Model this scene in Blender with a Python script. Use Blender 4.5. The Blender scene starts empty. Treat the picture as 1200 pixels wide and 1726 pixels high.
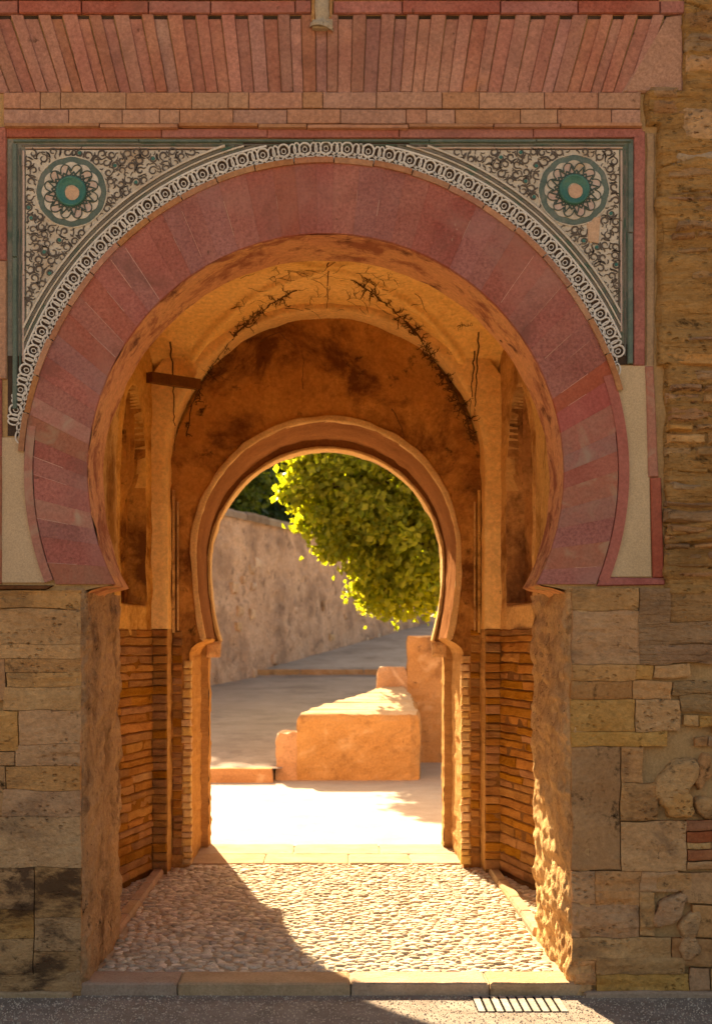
import bpy, bmesh, math, random
from mathutils import Vector, noise
from mathutils.geometry import tessellate_polygon
R = math.radians
random.seed(7)
SC = bpy.context.scene
COL = SC.collection

# ------------------------------------------------------------------ camera
D0 = 8.0            # camera to facade (m)
EYE = 1.9           # eye above the threshold
SCL = 297.4         # photograph pixels per metre on the facade plane
FPX = D0 * SCL
cam = bpy.data.cameras.new('camera'); camo = bpy.data.objects.new('camera', cam); COL.objects.link(camo)
camo.location = (0, -D0, EYE); camo.rotation_euler = (R(90), 0, 0)
cam.sensor_fit = 'VERTICAL'; cam.sensor_height = 36.0; cam.lens = 36.0 * FPX / 1726.0
cam.shift_x = (600 - 550) / 1726.0; cam.shift_y = (1090 - 863) / 1726.0
cam.clip_start = 0.1; cam.clip_end = 2000
cam.dof.use_dof = True; cam.dof.focus_distance = 9.2; cam.dof.aperture_fstop = 2.8
SC.camera = camo

# ------------------------------------------------------------------ light
SUN_EL = 29.0; SUN_TAN = 0.2          # rays run towards the camera and 0.2 to the right
az = math.atan(SUN_TAN)
sun = bpy.data.lights.new('sun', 'SUN'); suno = bpy.data.objects.new('sun', sun); COL.objects.link(suno)
to_sun = Vector((-math.sin(az) * math.cos(R(SUN_EL)), math.cos(az) * math.cos(R(SUN_EL)), math.sin(R(SUN_EL))))
suno.rotation_euler = to_sun.to_track_quat('Z', 'Y').to_euler(); suno.location = (-10, 40, 30)
sun.energy = 5.0; sun.angle = R(0.53); sun.color = (1.0, 0.93, 0.82)
W = bpy.data.worlds.new('World'); SC.world = W; W.use_nodes = True
nt = W.node_tree; nt.nodes.clear()
sky = nt.nodes.new('ShaderNodeTexSky'); sky.sky_type = 'NISHITA'; sky.sun_disc = False
sky.sun_elevation = R(SUN_EL); sky.sun_rotation = -az
sky.air_density = 0.8; sky.dust_density = 5.0; sky.ozone_density = 0.6
bg = nt.nodes.new('ShaderNodeBackground'); bg.inputs[1].default_value = 0.055
wo = nt.nodes.new('ShaderNodeOutputWorld')
nt.links.new(sky.outputs[0], bg.inputs[0]); nt.links.new(bg.outputs[0], wo.inputs[0])
vs = SC.view_settings; vs.view_transform = 'Standard'; vs.look = 'None'; vs.gamma = 1.0; vs.use_curve_mapping = False
vs.exposure = 2.6
vs.use_white_balance = True; vs.white_balance_temperature = 9000; vs.white_balance_tint = 10
SC.render.engine = 'CYCLES'
SC.cycles.use_denoising = True
SC.cycles.max_bounces = 12; SC.cycles.diffuse_bounces = 8; SC.cycles.transparent_max_bounces = 8
SC.cycles.sample_clamp_indirect = 6.0
SC.cycles.caustics_reflective = False; SC.cycles.caustics_refractive = False

# ------------------------------------------------------------------ helpers
def P(px, py, y):
    """world point at depth y behind the facade, measured on the photograph"""
    k = (y + D0) / FPX
    return Vector(((px - 550) * k, y, EYE + (1090 - py) * k))
def link(o, parent=None):
    COL.objects.link(o)
    if parent is not None: o.parent = parent
    return o
def empty(name, loc=(0, 0, 0)):
    o = bpy.data.objects.new(name, None); o.location = loc; return link(o)
def tag(o, label=None, cat=None, group=None, kind=None):
    if label: o['label'] = label
    if cat: o['category'] = cat
    if group: o['group'] = group
    if kind: o['kind'] = kind
    return o
def mesh(name, V, F, m, parent=None, smooth=False):
    me = bpy.data.meshes.new(name)
    me.from_pydata([tuple(v) for v in V], [], F)
    if smooth: me.polygons.foreach_set('use_smooth', [True] * len(me.polygons))
    me.update()
    if isinstance(m, (list, tuple)):
        for q in m: me.materials.append(q)
    else: me.materials.append(m)
    return link(bpy.data.objects.new(name, me), parent)
def fixn(o):
    bm = bmesh.new(); bm.from_mesh(o.data); bmesh.ops.recalc_face_normals(bm, faces=bm.faces); bm.to_mesh(o.data); bm.free(); return o
def sm(t):
    t = max(0.0, min(1.0, t)); return t * t * (3 - 2 * t)
def nz(p, f, seed=0.0):
    return noise.noise(Vector((p[0] * f + seed, p[1] * f + seed * 1.7, p[2] * f - seed)))
def fbm(p, f, seed=0.0, oct=4):
    a = 1.0; s = 0.0
    for i in range(oct):
        s += a * nz(p, f, seed + 11.3 * i); a *= 0.5; f *= 2.1
    return s
def box(name, x0, x1, y0, y1, z0, z1, m, parent=None):
    V = [(x, y, z) for z in (z0, z1) for y in (y0, y1) for x in (x0, x1)]
    F = [(0, 2, 3, 1), (4, 5, 7, 6), (0, 1, 5, 4), (2, 6, 7, 3), (0, 4, 6, 2), (1, 3, 7, 5)]
    return mesh(name, V, F, m, parent)
def sheet(name, fn, nu, nv, m, parent=None, disp=None, smooth=True):
    """grid surface; disp(p, u, v) moves points along the numeric normal"""
    G = [[Vector(fn(i / nu, j / nv)) for j in range(nv + 1)] for i in range(nu + 1)]
    V = []
    for i in range(nu + 1):
        for j in range(nv + 1):
            p = G[i][j]
            if disp:
                a = G[min(i + 1, nu)][j] - G[max(i - 1, 0)][j]; b = G[i][min(j + 1, nv)] - G[i][max(j - 1, 0)]
                n = a.cross(b)
                if n.length > 1e-9: n.normalize()
                p = p + n * disp(p, i / nu, j / nv)
            V.append(p)
    F = []
    for i in range(nu):
        for j in range(nv):
            a = i * (nv + 1) + j; F.append((a, a + nv + 1, a + nv + 2, a + 1))
    return mesh(name, V, F, m, parent, smooth)
def piece(name, c, n, m, parent=None, proud=0.02, r=0.012, amp=0.003, freq=9.0, res=0.08, wob=0.0, back=0.03, seed=None, mx=12, chip=0.0, ed=0.45, lay=0.0, res2=None, wf=5.0):
    """a stone, brick or plank: quad c (p00,p10,p11,p01), standing proud along n with worn rounded edges"""
    c = [Vector(q) for q in c]; n = Vector(n)
    if seed is None: seed = random.uniform(0, 90)
    lu = ((c[1] - c[0]).length + (c[2] - c[3]).length) / 2; lv = ((c[3] - c[0]).length + (c[2] - c[1]).length) / 2
    def ticks(L, res=res, mx=mx):
        k = max(1, min(mx, int(round(L / res)))); rr = min(0.3, r / max(L, 1e-6))
        return [0.0, rr] + [rr + (1 - 2 * rr) * i / k for i in range(1, k)] + [1 - rr, 1.0]
    U = ticks(lu); T = ticks(lv, res2 or res, mx * 2 if res2 else mx); V = []; nu = len(U); nv = len(T)
    for u in U:
        for t in T:
            p = (c[0] * (1 - u) + c[1] * u) * (1 - t) + (c[3] * (1 - u) + c[2] * u) * t
            eu = min(u, 1 - u) * lu; et = min(t, 1 - t) * lv; e = min(eu, et)
            h = proud * (1 - ed + ed * sm(e / max(r, 1e-6))) + amp * fbm(p, freq, seed, 3)
            if lay: h -= lay * max(0.0, nz((p.x * 1.3 + p.y, 0.0, p.z * 17 + 0.6 * nz(p, 2, seed)), 1.0, seed) - 0.05)
            if chip and e < r * 1.5: h -= chip * max(0, nz(p, 7, seed + 5) + 0.1)
            q = p + n * h
            if wob:
                q += (c[1] - c[0]).normalized() * wob * nz(p, wf, 20) + (c[3] - c[0]).normalized() * wob * nz(p, wf, 40)
            V.append(q)
    F = []
    for i in range(nu - 1):
        for j in range(nv - 1):
            a = i * nv + j; F.append((a, a + nv, a + nv + 1, a + 1))
    ring = [i * nv for i in range(nu)] + [(nu - 1) * nv + j for j in range(1, nv)] + [i * nv + nv - 1 for i in range(nu - 2, -1, -1)] + [j for j in range(nv - 2, 0, -1)]
    b0 = len(V)
    for k in ring:
        q = V[k] - n * (n.dot(V[k] - c[0]) + back); V.append(q)
    L = len(ring)
    for k in range(L): F.append((ring[k], b0 + k, b0 + (k + 1) % L, ring[(k + 1) % L]))
    o = mesh(name, V, F, m, parent)
    if n.dot(o.data.polygons[0].normal) < 0: o.data.flip_normals()
    return o
def fq(x0, y0, x1, y1, gap=1.0, y=0.0):
    """facade rectangle from photograph pixels"""
    return [P(x0 + gap, y1 - gap, y), P(x1 - gap, y1 - gap, y), P(x1 - gap, y0 + gap, y), P(x0 + gap, y0 + gap, y)]
FN = Vector((0, -1, 0))
def plate(name, pts, y0, y1, m, parent=None):
    """simple polygon in facade plane (world x,z) extruded from y0 (front) to y1"""
    n = len(pts); V = [Vector((x, y0, z)) for x, z in pts] + [Vector((x, y1, z)) for x, z in pts]
    T = tessellate_polygon([[Vector((x, z, 0)) for x, z in pts]])
    F = [tuple(t) for t in T] + [tuple(i + n for i in reversed(t)) for t in T]
    F += [(i, (i + 1) % n, n + (i + 1) % n, n + i) for i in range(n)]
    return fixn(mesh(name, V, F, m, parent))
class MB:
    def __init__(s): s.V = []; s.F = []
    def ribbon(s, pts, w, y, th, closed=False, taper=False):
        """raised strip along photograph-pixel points on the facade"""
        n = len(pts); b = len(s.V)
        for i in range(n):
            a = pts[(i - 1) % n] if (closed or i > 0) else pts[i]; c = pts[(i + 1) % n] if (closed or i < n - 1) else pts[i]
            dx, dy = c[0] - a[0], c[1] - a[1]; L = math.hypot(dx, dy) or 1
            ww = w / 2
            if taper: ww *= 0.35 + 0.65 * math.sin(math.pi * min(1, max(0, (i + 0.6) / (n + 0.2))))
            ox, oy = -dy / L * ww, dx / L * ww
            for sg, f in ((1, 0), (-1, 0), (1, 1), (-1, 1)):
                k = 1.0 if f == 0 else 1.15
                s.V.append(P(pts[i][0] + sg * ox * k, pts[i][1] + sg * oy * k, 0) + Vector((0, y - th if f == 0 else y + 0.002, 0)))
        m = n if closed else n - 1
        for i in range(m):
            a = b + 4 * i; c = b + 4 * ((i + 1) % n)
            s.F += [(a, a + 1, c + 1, c), (a, c, c + 2, a + 2), (a + 1, a + 3, c + 3, c + 1)]
    def box(s, x0, x1, y0, y1, z0, z1):
        b = len(s.V); s.V += [Vector((x, y, z)) for z in (z0, z1) for y in (y0, y1) for x in (x0, x1)]
        s.F += [tuple(b + i for i in f) for f in [(0, 2, 3, 1), (4, 5, 7, 6), (0, 1, 5, 4), (2, 6, 7, 3), (0, 4, 6, 2), (1, 3, 7, 5)]]
    def tube(s, pts, r0, r1, k=7):
        b = len(s.V); n = len(pts)
        for i, p in enumerate(pts):
            p = Vector(p); d = (Vector(pts[min(i + 1, n - 1)]) - Vector(pts[max(i - 1, 0)])).normalized()
            a = d.orthogonal().normalized(); c = d.cross(a); r = r0 + (r1 - r0) * i / max(1, n - 1)
            for j in range(k):
                t = 2 * math.pi * j / k; s.V.append(p + (a * math.cos(t) + c * math.sin(t)) * r)
        for i in range(n - 1):
            for j in range(k):
                s.F.append((b + i * k + j, b + i * k + (j + 1) % k, b + (i + 1) * k + (j + 1) % k, b + (i + 1) * k + j))
        s.F.append(tuple(b + (n - 1) * k + j for j in range(k)))
    def build(s, name, m, parent=None, smooth=False): return fixn(mesh(name, s.V, s.F, m, parent, smooth))

# ------------------------------------------------------------------ materials
def mat(name, c1, c2, scale=3.0, bump=0.35, bscale=25.0, rough=0.92, rnd=0.15, hue=0.02, stain=None, strata=0.0, speck=None, bdist=0.02, stretch=1.0, grain=0.25, patch=None, island=False, pits=0.0):
    m = bpy.data.materials.new(name); m.use_nodes = True; t = m.node_tree; N = t.nodes; L = t.links; N.clear()
    out = N.new('ShaderNodeOutputMaterial'); b = N.new('ShaderNodeBsdfPrincipled'); L.new(b.outputs[0], out.inputs[0])
    b.inputs['Roughness'].default_value = rough
    b.inputs['Specular IOR Level'].default_value = 0.25 if rough < 0.7 else 0.0
    g = N.new('ShaderNodeNewGeometry'); mp = N.new('ShaderNodeMapping'); L.new(g.outputs['Position'], mp.inputs[0])
    mp.inputs['Scale'].default_value = (1, 1, stretch)
    oi = N.new('ShaderNodeObjectInfo')
    def tex(sc, det=6, rg=0.6, src=None, dist=0.0):
        n = N.new('ShaderNodeTexNoise'); n.inputs['Scale'].default_value = sc; n.inputs['Detail'].default_value = det
        n.inputs['Roughness'].default_value = rg; n.inputs['Distortion'].default_value = dist
        L.new((src or mp).outputs[0], n.inputs['Vector']); return n
    def ramp(src, p0, p1, a=(0, 0, 0, 1), c=(1, 1, 1, 1)):
        r = N.new('ShaderNodeValToRGB'); r.color_ramp.elements[0].position = p0; r.color_ramp.elements[1].position = p1
        r.color_ramp.elements[0].color = a; r.color_ramp.elements[1].color = c; L.new(src, r.inputs[0]); return r
    def mix(f, a, bb, mode='MIX'):
        x = N.new('ShaderNodeMix'); x.data_type = 'RGBA'; x.blend_type = mode
        if isinstance(f, float): x.inputs[0].default_value = f
        else: L.new(f, x.inputs[0])
        for k, v in ((6, a), (7, bb)):
            if isinstance(v, tuple): x.inputs[k].default_value = v
            else: L.new(v, x.inputs[k])
        return x.outputs[2]
    n1 = tex(scale, 8, 0.62, dist=0.4)
    col = ramp(n1.outputs[0], 0.32, 0.68, c1 + (1,), c2 + (1,)).outputs[0]
    n2 = tex(bscale * 2.2, 5, 0.7)
    gr = ramp(n2.outputs[0], 0.3, 0.7, (1 - grain,) * 3 + (1,), (1 + grain * 0.6,) * 3 + (1,)).outputs[0]
    col = mix(1.0, col, gr, 'MULTIPLY')
    if patch:
        pc, ps, p0, p1 = patch
        col = mix(ramp(tex(ps, 5, 0.55, dist=0.8).outputs[0], p0, p1).outputs[0], col, pc + (1,))
    if stain:
        for sc_, ss, s0, s1 in (stain if isinstance(stain, list) else [stain]):
            col = mix(ramp(tex(ss, 10, 0.72, dist=0.3).outputs[0], s0, s1).outputs[0], col, sc_ + (1,))
    if speck:
        sc_, ss, s0, s1 = speck
        col = mix(ramp(tex(ss, 2, 0.5).outputs[0], s0, s1).outputs[0], col, sc_ + (1,))
    hs = N.new('ShaderNodeHueSaturation'); L.new(col, hs.inputs['Color'])
    def rng(lo, hi, mul):
        a = N.new('ShaderNodeMath'); a.operation = 'MULTIPLY'; a.inputs[1].default_value = mul
        if island:
            q = N.new('ShaderNodeMath'); q.operation = 'ADD'; L.new(oi.outputs['Random'], q.inputs[0]); L.new(g.outputs['Random Per Island'], q.inputs[1]); L.new(q.outputs[0], a.inputs[0])
        else: L.new(oi.outputs['Random'], a.inputs[0])
        f = N.new('ShaderNodeMath'); f.operation = 'FRACT'; L.new(a.outputs[0], f.inputs[0])
        r = N.new('ShaderNodeMapRange'); r.inputs[3].default_value = lo; r.inputs[4].default_value = hi; L.new(f.outputs[0], r.inputs[0]); return r.outputs[0]
    hue *= 0.35
    L.new(rng(0.5 - hue, 0.5 + hue, 7.31), hs.inputs['Hue']); L.new(rng(1 - rnd, 1 + rnd, 1.0), hs.inputs['Value'])
    L.new(rng(0.9, 1.1, 3.7), hs.inputs['Saturation'])
    L.new(hs.outputs[0], b.inputs['Base Color'])
    h = tex(bscale, 9, 0.65).outputs[0]
    if pits:
        vo = N.new('ShaderNodeTexVoronoi'); vo.inputs['Scale'].default_value = bscale * 1.6; wv = tex(bscale * 0.5, 4, 0.6)
        mxv = N.new('ShaderNodeMix'); mxv.data_type = 'VECTOR'; mxv.inputs[0].default_value = 0.04; L.new(mp.outputs[0], mxv.inputs[4]); L.new(wv.outputs[1], mxv.inputs[5]); L.new(mxv.outputs[1], vo.inputs['Vector'])
        pr_ = ramp(vo.outputs['Distance'], 0.0, 0.32); pm = ramp(tex(bscale * 0.18, 4, 0.6).outputs[0], 0.42, 0.62)
        q1 = N.new('ShaderNodeMath'); q1.operation = 'SUBTRACT'; q1.inputs[0].default_value = 1.0; L.new(pr_.outputs[0], q1.inputs[1])
        q2 = N.new('ShaderNodeMath'); q2.operation = 'MULTIPLY'; L.new(q1.outputs[0], q2.inputs[0]); L.new(pm.outputs[0], q2.inputs[1])
        q3 = N.new('ShaderNodeMath'); q3.operation = 'MULTIPLY_ADD'; q3.inputs[1].default_value = -pits; L.new(q2.outputs[0], q3.inputs[0]); L.new(h, q3.inputs[2]); h = q3.outputs[0]
    if strata:
        m2 = N.new('ShaderNodeMapping'); L.new(g.outputs['Position'], m2.inputs[0]); m2.inputs['Scale'].default_value = (1.2, 1.2, 22)
        s_ = tex(1.0, 7, 0.6, m2, 0.6)
        a = N.new('ShaderNodeMath'); a.operation = 'MULTIPLY_ADD'; a.inputs[1].default_value = strata; L.new(s_.outputs[0], a.inputs[0]); L.new(h, a.inputs[2]); h = a.outputs[0]
    bp = N.new('ShaderNodeBump'); bp.inputs['Strength'].default_value = bump; bp.inputs['Distance'].default_value = bdist
    L.new(h, bp.inputs['Height']); L.new(bp.outputs[0], b.inputs['Normal'])
    return m
def leafmat(name, c1, c2, trans):
    m = bpy.data.materials.new(name); m.use_nodes = True; t = m.node_tree; N = t.nodes; L = t.links; N.clear()
    out = N.new('ShaderNodeOutputMaterial'); g = N.new('ShaderNodeNewGeometry')
    r = N.new('ShaderNodeValToRGB'); r.color_ramp.elements[0].color = c1 + (1,); r.color_ramp.elements[1].color = c2 + (1,)
    L.new(g.outputs['Random Per Island'], r.inputs[0])
    d = N.new('ShaderNodeBsdfPrincipled'); d.inputs['Roughness'].default_value = 0.6; d.inputs['Specular IOR Level'].default_value = 0.3; L.new(r.outputs[0], d.inputs['Base Color'])
    tr = N.new('ShaderNodeBsdfTranslucent'); mu = N.new('ShaderNodeMix'); mu.data_type = 'RGBA'; mu.blend_type = 'MULTIPLY'; mu.inputs[0].default_value = 1
    L.new(r.outputs[0], mu.inputs[6]); mu.inputs[7].default_value = (2.6, 2.2, 0.7, 1); L.new(mu.outputs[2], tr.inputs[0])
    ms = N.new('ShaderNodeMixShader'); ms.inputs[0].default_value = trans; L.new(d.outputs[0], ms.inputs[1]); L.new(tr.outputs[0], ms.inputs[2]); L.new(ms.outputs[0], out.inputs[0])
    return m
M = {}
DK = (0.03, 0.016, 0.008)
M['red'] = mat('red_limewash', (0.32, 0.10, 0.08), (0.43, 0.165, 0.13), 2.2, 0.35, 26, rnd=0.06, hue=0.008, patch=((0.36, 0.17, 0.135), 1.3, 0.50, 0.72), stain=[((0.22, 0.09, 0.07), 2.4, 0.54, 0.70), ((0.46, 0.28, 0.21), 6.0, 0.66, 0.69), ((0.15, 0.07, 0.05), 11.0, 0.63, 0.70)], grain=0.4)
M['red2'] = mat('red_fresh', (0.35, 0.095, 0.072), (0.43, 0.145, 0.108), 3, 0.2, 30, rnd=0.08)
M['redworn'] = mat('red_worn', (0.36, 0.17, 0.12), (0.40, 0.145, 0.10), 5, 0.3, 30, rnd=0.12, patch=((0.38, 0.235, 0.16), 5, 0.52, 0.66))
M['plank'] = mat('red_brick_slat', (0.34, 0.135, 0.10), (0.46, 0.225, 0.16), 2.5, 0.4, 24, rnd=0.15, hue=0.015, patch=((0.46, 0.20, 0.12), 2.0, 0.6, 0.72), stain=[((0.24, 0.11, 0.08), 3.0, 0.55, 0.70), ((0.14, 0.065, 0.045), 10.0, 0.62, 0.69)], grain=0.35)
M['band'] = mat('fawn_brick', (0.40, 0.205, 0.13), (0.49, 0.265, 0.17), 3, 0.45, 24, rnd=0.07, grain=0.35, stain=[((0.27, 0.13, 0.085), 3.0, 0.54, 0.70), ((0.15, 0.07, 0.045), 10.0, 0.63, 0.70)])
M['mould'] = mat('brown_moulding', (0.34, 0.14, 0.08), (0.48, 0.24, 0.13), 4, 0.35, 24, rnd=0.12)
M['mortar'] = mat('pale_mortar', (0.42, 0.26, 0.14), (0.50, 0.32, 0.18), 5, 0.5, 30)
M['beige'] = mat('beige_render', (0.50, 0.35, 0.21), (0.56, 0.40, 0.25), 3, 0.15, 60, rnd=0.04)
M['tapial'] = mat('rammed_earth', (0.40, 0.215, 0.10), (0.53, 0.31, 0.155), 3, 1.0, 13, rnd=0.12, strata=1.0, bdist=0.06, stretch=1.7, stain=[((0.24, 0.13, 0.065), 1.8, 0.50, 0.68), ((0.10, 0.055, 0.028), 5.0, 0.60, 0.68)], pits=0.9)
M['stone'] = mat('tan_stone', (0.50, 0.255, 0.105), (0.61, 0.345, 0.155), 3.5, 1.0, 16, rnd=0.08, hue=0.01, stretch=1.4, bdist=0.035, stain=[((0.22, 0.125, 0.065), 2.0, 0.52, 0.68), ((0.10, 0.055, 0.03), 8.0, 0.60, 0.70)], pits=0.9)
M['stone_dark'] = mat('dark_stone', (0.38, 0.185, 0.08), (0.50, 0.27, 0.125), 4, 0.7, 20, rnd=0.12, stain=(DK, 9.0, 0.55, 0.68), pits=0.9)
M['stone_low'] = mat('grimy_stone', (0.40, 0.21, 0.09), (0.52, 0.30, 0.14), 3.0, 0.7, 20, rnd=0.05, hue=0.0, bdist=0.03, stretch=2, stain=[((0.12, 0.065, 0.035), 2.3, 0.46, 0.57), (DK, 8.0, 0.58, 0.68)], pits=0.9)
M['stone_yel'] = mat('yellow_stone', (0.52, 0.27, 0.11), (0.62, 0.35, 0.155), 4, 1.0, 16, rnd=0.06, bdist=0.035, stretch=1.3, stain=[((0.24, 0.135, 0.07), 2.2, 0.54, 0.70), ((0.11, 0.06, 0.03), 9.0, 0.61, 0.71)], pits=0.9)
M['brick'] = mat('old_brick', (0.34, 0.10, 0.04), (0.44, 0.17, 0.07), 5, 0.5, 24, rnd=0.22)
M['plaster'] = mat('ochre_plaster', (0.60, 0.335, 0.125), (0.72, 0.43, 0.175), 1.6, 0.45, 16, rnd=0.02, hue=0.0, strata=0.35, bdist=0.03, stain=[((0.30, 0.135, 0.045), 1.6, 0.46, 0.62), ((0.14, 0.06, 0.022), 3.2, 0.56, 0.70), (DK, 8.0, 0.62, 0.70)])
M['vault'] = mat('vault_plaster', (0.76, 0.45, 0.175), (0.85, 0.54, 0.235), 1.6, 0.4, 14, rnd=0.02, hue=0.0, strata=0.3, bdist=0.03, stain=[(DK, 5.0, 0.66, 0.71)])
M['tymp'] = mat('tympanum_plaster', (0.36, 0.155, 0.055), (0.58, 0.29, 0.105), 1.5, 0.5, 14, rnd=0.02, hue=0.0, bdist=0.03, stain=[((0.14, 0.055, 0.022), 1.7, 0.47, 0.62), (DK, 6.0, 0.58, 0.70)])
M['soffit'] = mat('soffit_plaster', (0.66, 0.30, 0.105), (0.60, 0.235, 0.10), 2.0, 0.5, 16, rnd=0.0, hue=0.0, bdist=0.03, stain=[((0.32, 0.10, 0.045), 3.5, 0.50, 0.60), ((0.17, 0.06, 0.03), 5.0, 0.56, 0.66), (DK, 9.0, 0.62, 0.70)])
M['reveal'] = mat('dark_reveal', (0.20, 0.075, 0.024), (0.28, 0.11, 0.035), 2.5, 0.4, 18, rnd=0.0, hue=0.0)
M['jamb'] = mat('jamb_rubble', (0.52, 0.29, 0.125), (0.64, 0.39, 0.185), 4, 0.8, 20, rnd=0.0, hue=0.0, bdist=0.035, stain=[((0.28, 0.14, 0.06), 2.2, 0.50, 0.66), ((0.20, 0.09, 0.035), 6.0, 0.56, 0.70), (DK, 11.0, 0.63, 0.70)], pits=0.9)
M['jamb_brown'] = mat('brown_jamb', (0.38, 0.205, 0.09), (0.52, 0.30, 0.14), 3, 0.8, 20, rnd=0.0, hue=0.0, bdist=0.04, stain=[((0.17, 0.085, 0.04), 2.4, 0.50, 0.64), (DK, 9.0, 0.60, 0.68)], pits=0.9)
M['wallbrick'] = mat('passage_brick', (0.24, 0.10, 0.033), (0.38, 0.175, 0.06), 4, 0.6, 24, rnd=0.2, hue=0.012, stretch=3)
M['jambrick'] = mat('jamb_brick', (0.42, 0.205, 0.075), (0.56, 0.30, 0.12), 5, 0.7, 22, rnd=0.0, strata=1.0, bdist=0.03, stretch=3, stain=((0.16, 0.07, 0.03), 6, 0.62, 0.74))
M['joint_d'] = mat('earth_joint', (0.16, 0.065, 0.022), (0.24, 0.105, 0.036), 5, 0.6, 24)
M['trim'] = mat('pale_trim', (0.56, 0.33, 0.14), (0.68, 0.43, 0.21), 6, 0.6, 26, rnd=0.05)
M['wood'] = mat('old_wood', (0.10, 0.045, 0.02), (0.17, 0.075, 0.03), 6, 0.5, 30)
M['soot'] = mat('black_growth', (0.09, 0.045, 0.02), (0.15, 0.075, 0.033), 9, 0.3, 40)
M['groove'] = mat('groove_plaster', (0.20, 0.085, 0.03), (0.28, 0.125, 0.045), 9, 0.3, 40)
M['white'] = mat('white_stucco', (0.60, 0.55, 0.49), (0.72, 0.68, 0.61), 8, 0.3, 50, rnd=0.03, hue=0.0)
M['pale'] = mat('pale_tile', (0.52, 0.45, 0.36), (0.64, 0.57, 0.47), 7, 0.35, 40, rnd=0.03, hue=0.0, patch=((0.42, 0.30, 0.2), 3, 0.55, 0.7))
M['pink'] = mat('pinkish_tile', (0.50, 0.36, 0.30), (0.58, 0.45, 0.38), 7, 0.3, 40, rnd=0.04)
M['ink'] = mat('dark_glaze', (0.075, 0.055, 0.042), (0.13, 0.10, 0.078), 9, 0.2, 40, rough=0.5, rnd=0.02)
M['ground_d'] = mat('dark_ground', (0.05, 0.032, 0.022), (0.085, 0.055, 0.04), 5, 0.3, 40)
M['green'] = mat('green_glaze', (0.075, 0.115, 0.09), (0.13, 0.165, 0.13), 8, 0.2, 40, rough=0.4, rnd=0.06, patch=((0.16, 0.17, 0.14), 9, 0.56, 0.66))
M['star'] = mat('dark_green_glaze', (0.035, 0.055, 0.042), (0.06, 0.085, 0.065), 8, 0.2, 40, rough=0.5)
M['teal'] = mat('teal_glaze', (0.025, 0.13, 0.10), (0.05, 0.19, 0.15), 8, 0.1, 40, rough=0.35, rnd=0.03)
M['grey'] = mat('grey_glaze', (0.14, 0.125, 0.105), (0.22, 0.195, 0.16), 8, 0.3, 40, rnd=0.06, patch=((0.07, 0.12, 0.09), 7, 0.5, 0.65))
M['greyframe'] = mat('grey_green_frame', (0.17, 0.165, 0.135), (0.27, 0.25, 0.20), 7, 0.4, 36, patch=((0.10, 0.14, 0.11), 6, 0.5, 0.64))
M['salmon'] = mat('salmon_plaster', (0.55, 0.34, 0.23), (0.60, 0.38, 0.26), 6, 0.2, 40, rnd=0.02)
M['greystone'] = mat('grey_stone', (0.34, 0.25, 0.165), (0.44, 0.34, 0.235), 7, 0.6, 30, stain=(DK, 16, 0.62, 0.7))
M['cobble'] = mat('cobble', (0.40, 0.31, 0.22), (0.70, 0.59, 0.45), 9, 0.4, 40, rough=0.8, rnd=0.25, island=True)
M['bed'] = mat('cobble_bed', (0.34, 0.24, 0.155), (0.46, 0.34, 0.23), 8, 0.6, 40)
M['flag'] = mat('threshold_stone', (0.36, 0.235, 0.145), (0.48, 0.325, 0.21), 4, 0.5, 28, rnd=0.08, stain=((0.14, 0.08, 0.05), 6, 0.62, 0.74))
M['road'] = mat('asphalt', (0.25, 0.19, 0.14), (0.39, 0.31, 0.235), 6, 0.9, 90, speck=((0.32, 0.28, 0.24), 160, 0.66, 0.72), bdist=0.012)
M['grit'] = mat('grit', (0.34, 0.27, 0.20), (0.62, 0.52, 0.40), 60, 0.3, 60, island=True)
M['paving'] = mat('pale_paving', (0.46, 0.38, 0.30), (0.54, 0.46, 0.37), 2.5, 0.3, 40)
M['ramp'] = mat('ramp_concrete', (0.33, 0.26, 0.205), (0.44, 0.35, 0.285), 1.0, 0.5, 30, stain=((0.22, 0.17, 0.135), 0.7, 0.5, 0.7))
M['sand'] = mat('pale_sand', (0.23, 0.17, 0.12), (0.29, 0.22, 0.155), 1, 0.4, 20)
M['point'] = mat('pale_pointing', (0.52, 0.27, 0.20), (0.58, 0.34, 0.26), 8, 0.2, 40)
M['dirt'] = mat('dirt', (0.20, 0.15, 0.09), (0.28, 0.21, 0.13), 1, 0.5, 8)
M['orange'] = mat('orange_render', (0.44, 0.24, 0.115), (0.54, 0.32, 0.165), 2.2, 0.4, 20, rnd=0.04, patch=((0.60, 0.40, 0.24), 2.5, 0.56, 0.7), stain=[((0.24, 0.13, 0.07), 2.0, 0.56, 0.70), ((0.13, 0.07, 0.04), 7.0, 0.62, 0.70)], bdist=0.04)
M['cap'] = mat('render_cap', (0.60, 0.42, 0.26), (0.70, 0.52, 0.34), 5, 0.6, 26, rnd=0.05)
M['retain'] = mat('retaining_render', (0.62, 0.375, 0.21), (0.74, 0.49, 0.30), 1.2, 0.9, 7, rnd=0.03, bdist=0.08, stain=[((0.40, 0.25, 0.15), 0.8, 0.46, 0.62), ((0.26, 0.165, 0.105), 2.2, 0.55, 0.66), ((0.13, 0.085, 0.055), 6.0, 0.60, 0.67)])
M['retain_stone'] = mat('retaining_stone', (0.60, 0.40, 0.26), (0.70, 0.50, 0.34), 3, 0.6, 16, rnd=0.14)
M['coping'] = mat('grey_coping', (0.22, 0.16, 0.11), (0.34, 0.26, 0.19), 3, 0.5, 14)
M['bar'] = mat('worn_bar', (0.30, 0.25, 0.20), (0.42, 0.36, 0.29), 14, 0.5, 40, rough=0.75)
M['pit_shade'] = mat('pit_shade_black', (0.006, 0.005, 0.004), (0.012, 0.010, 0.008), 14, 0.2, 40)  # near black, the shade of a deep pit put into colour
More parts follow.
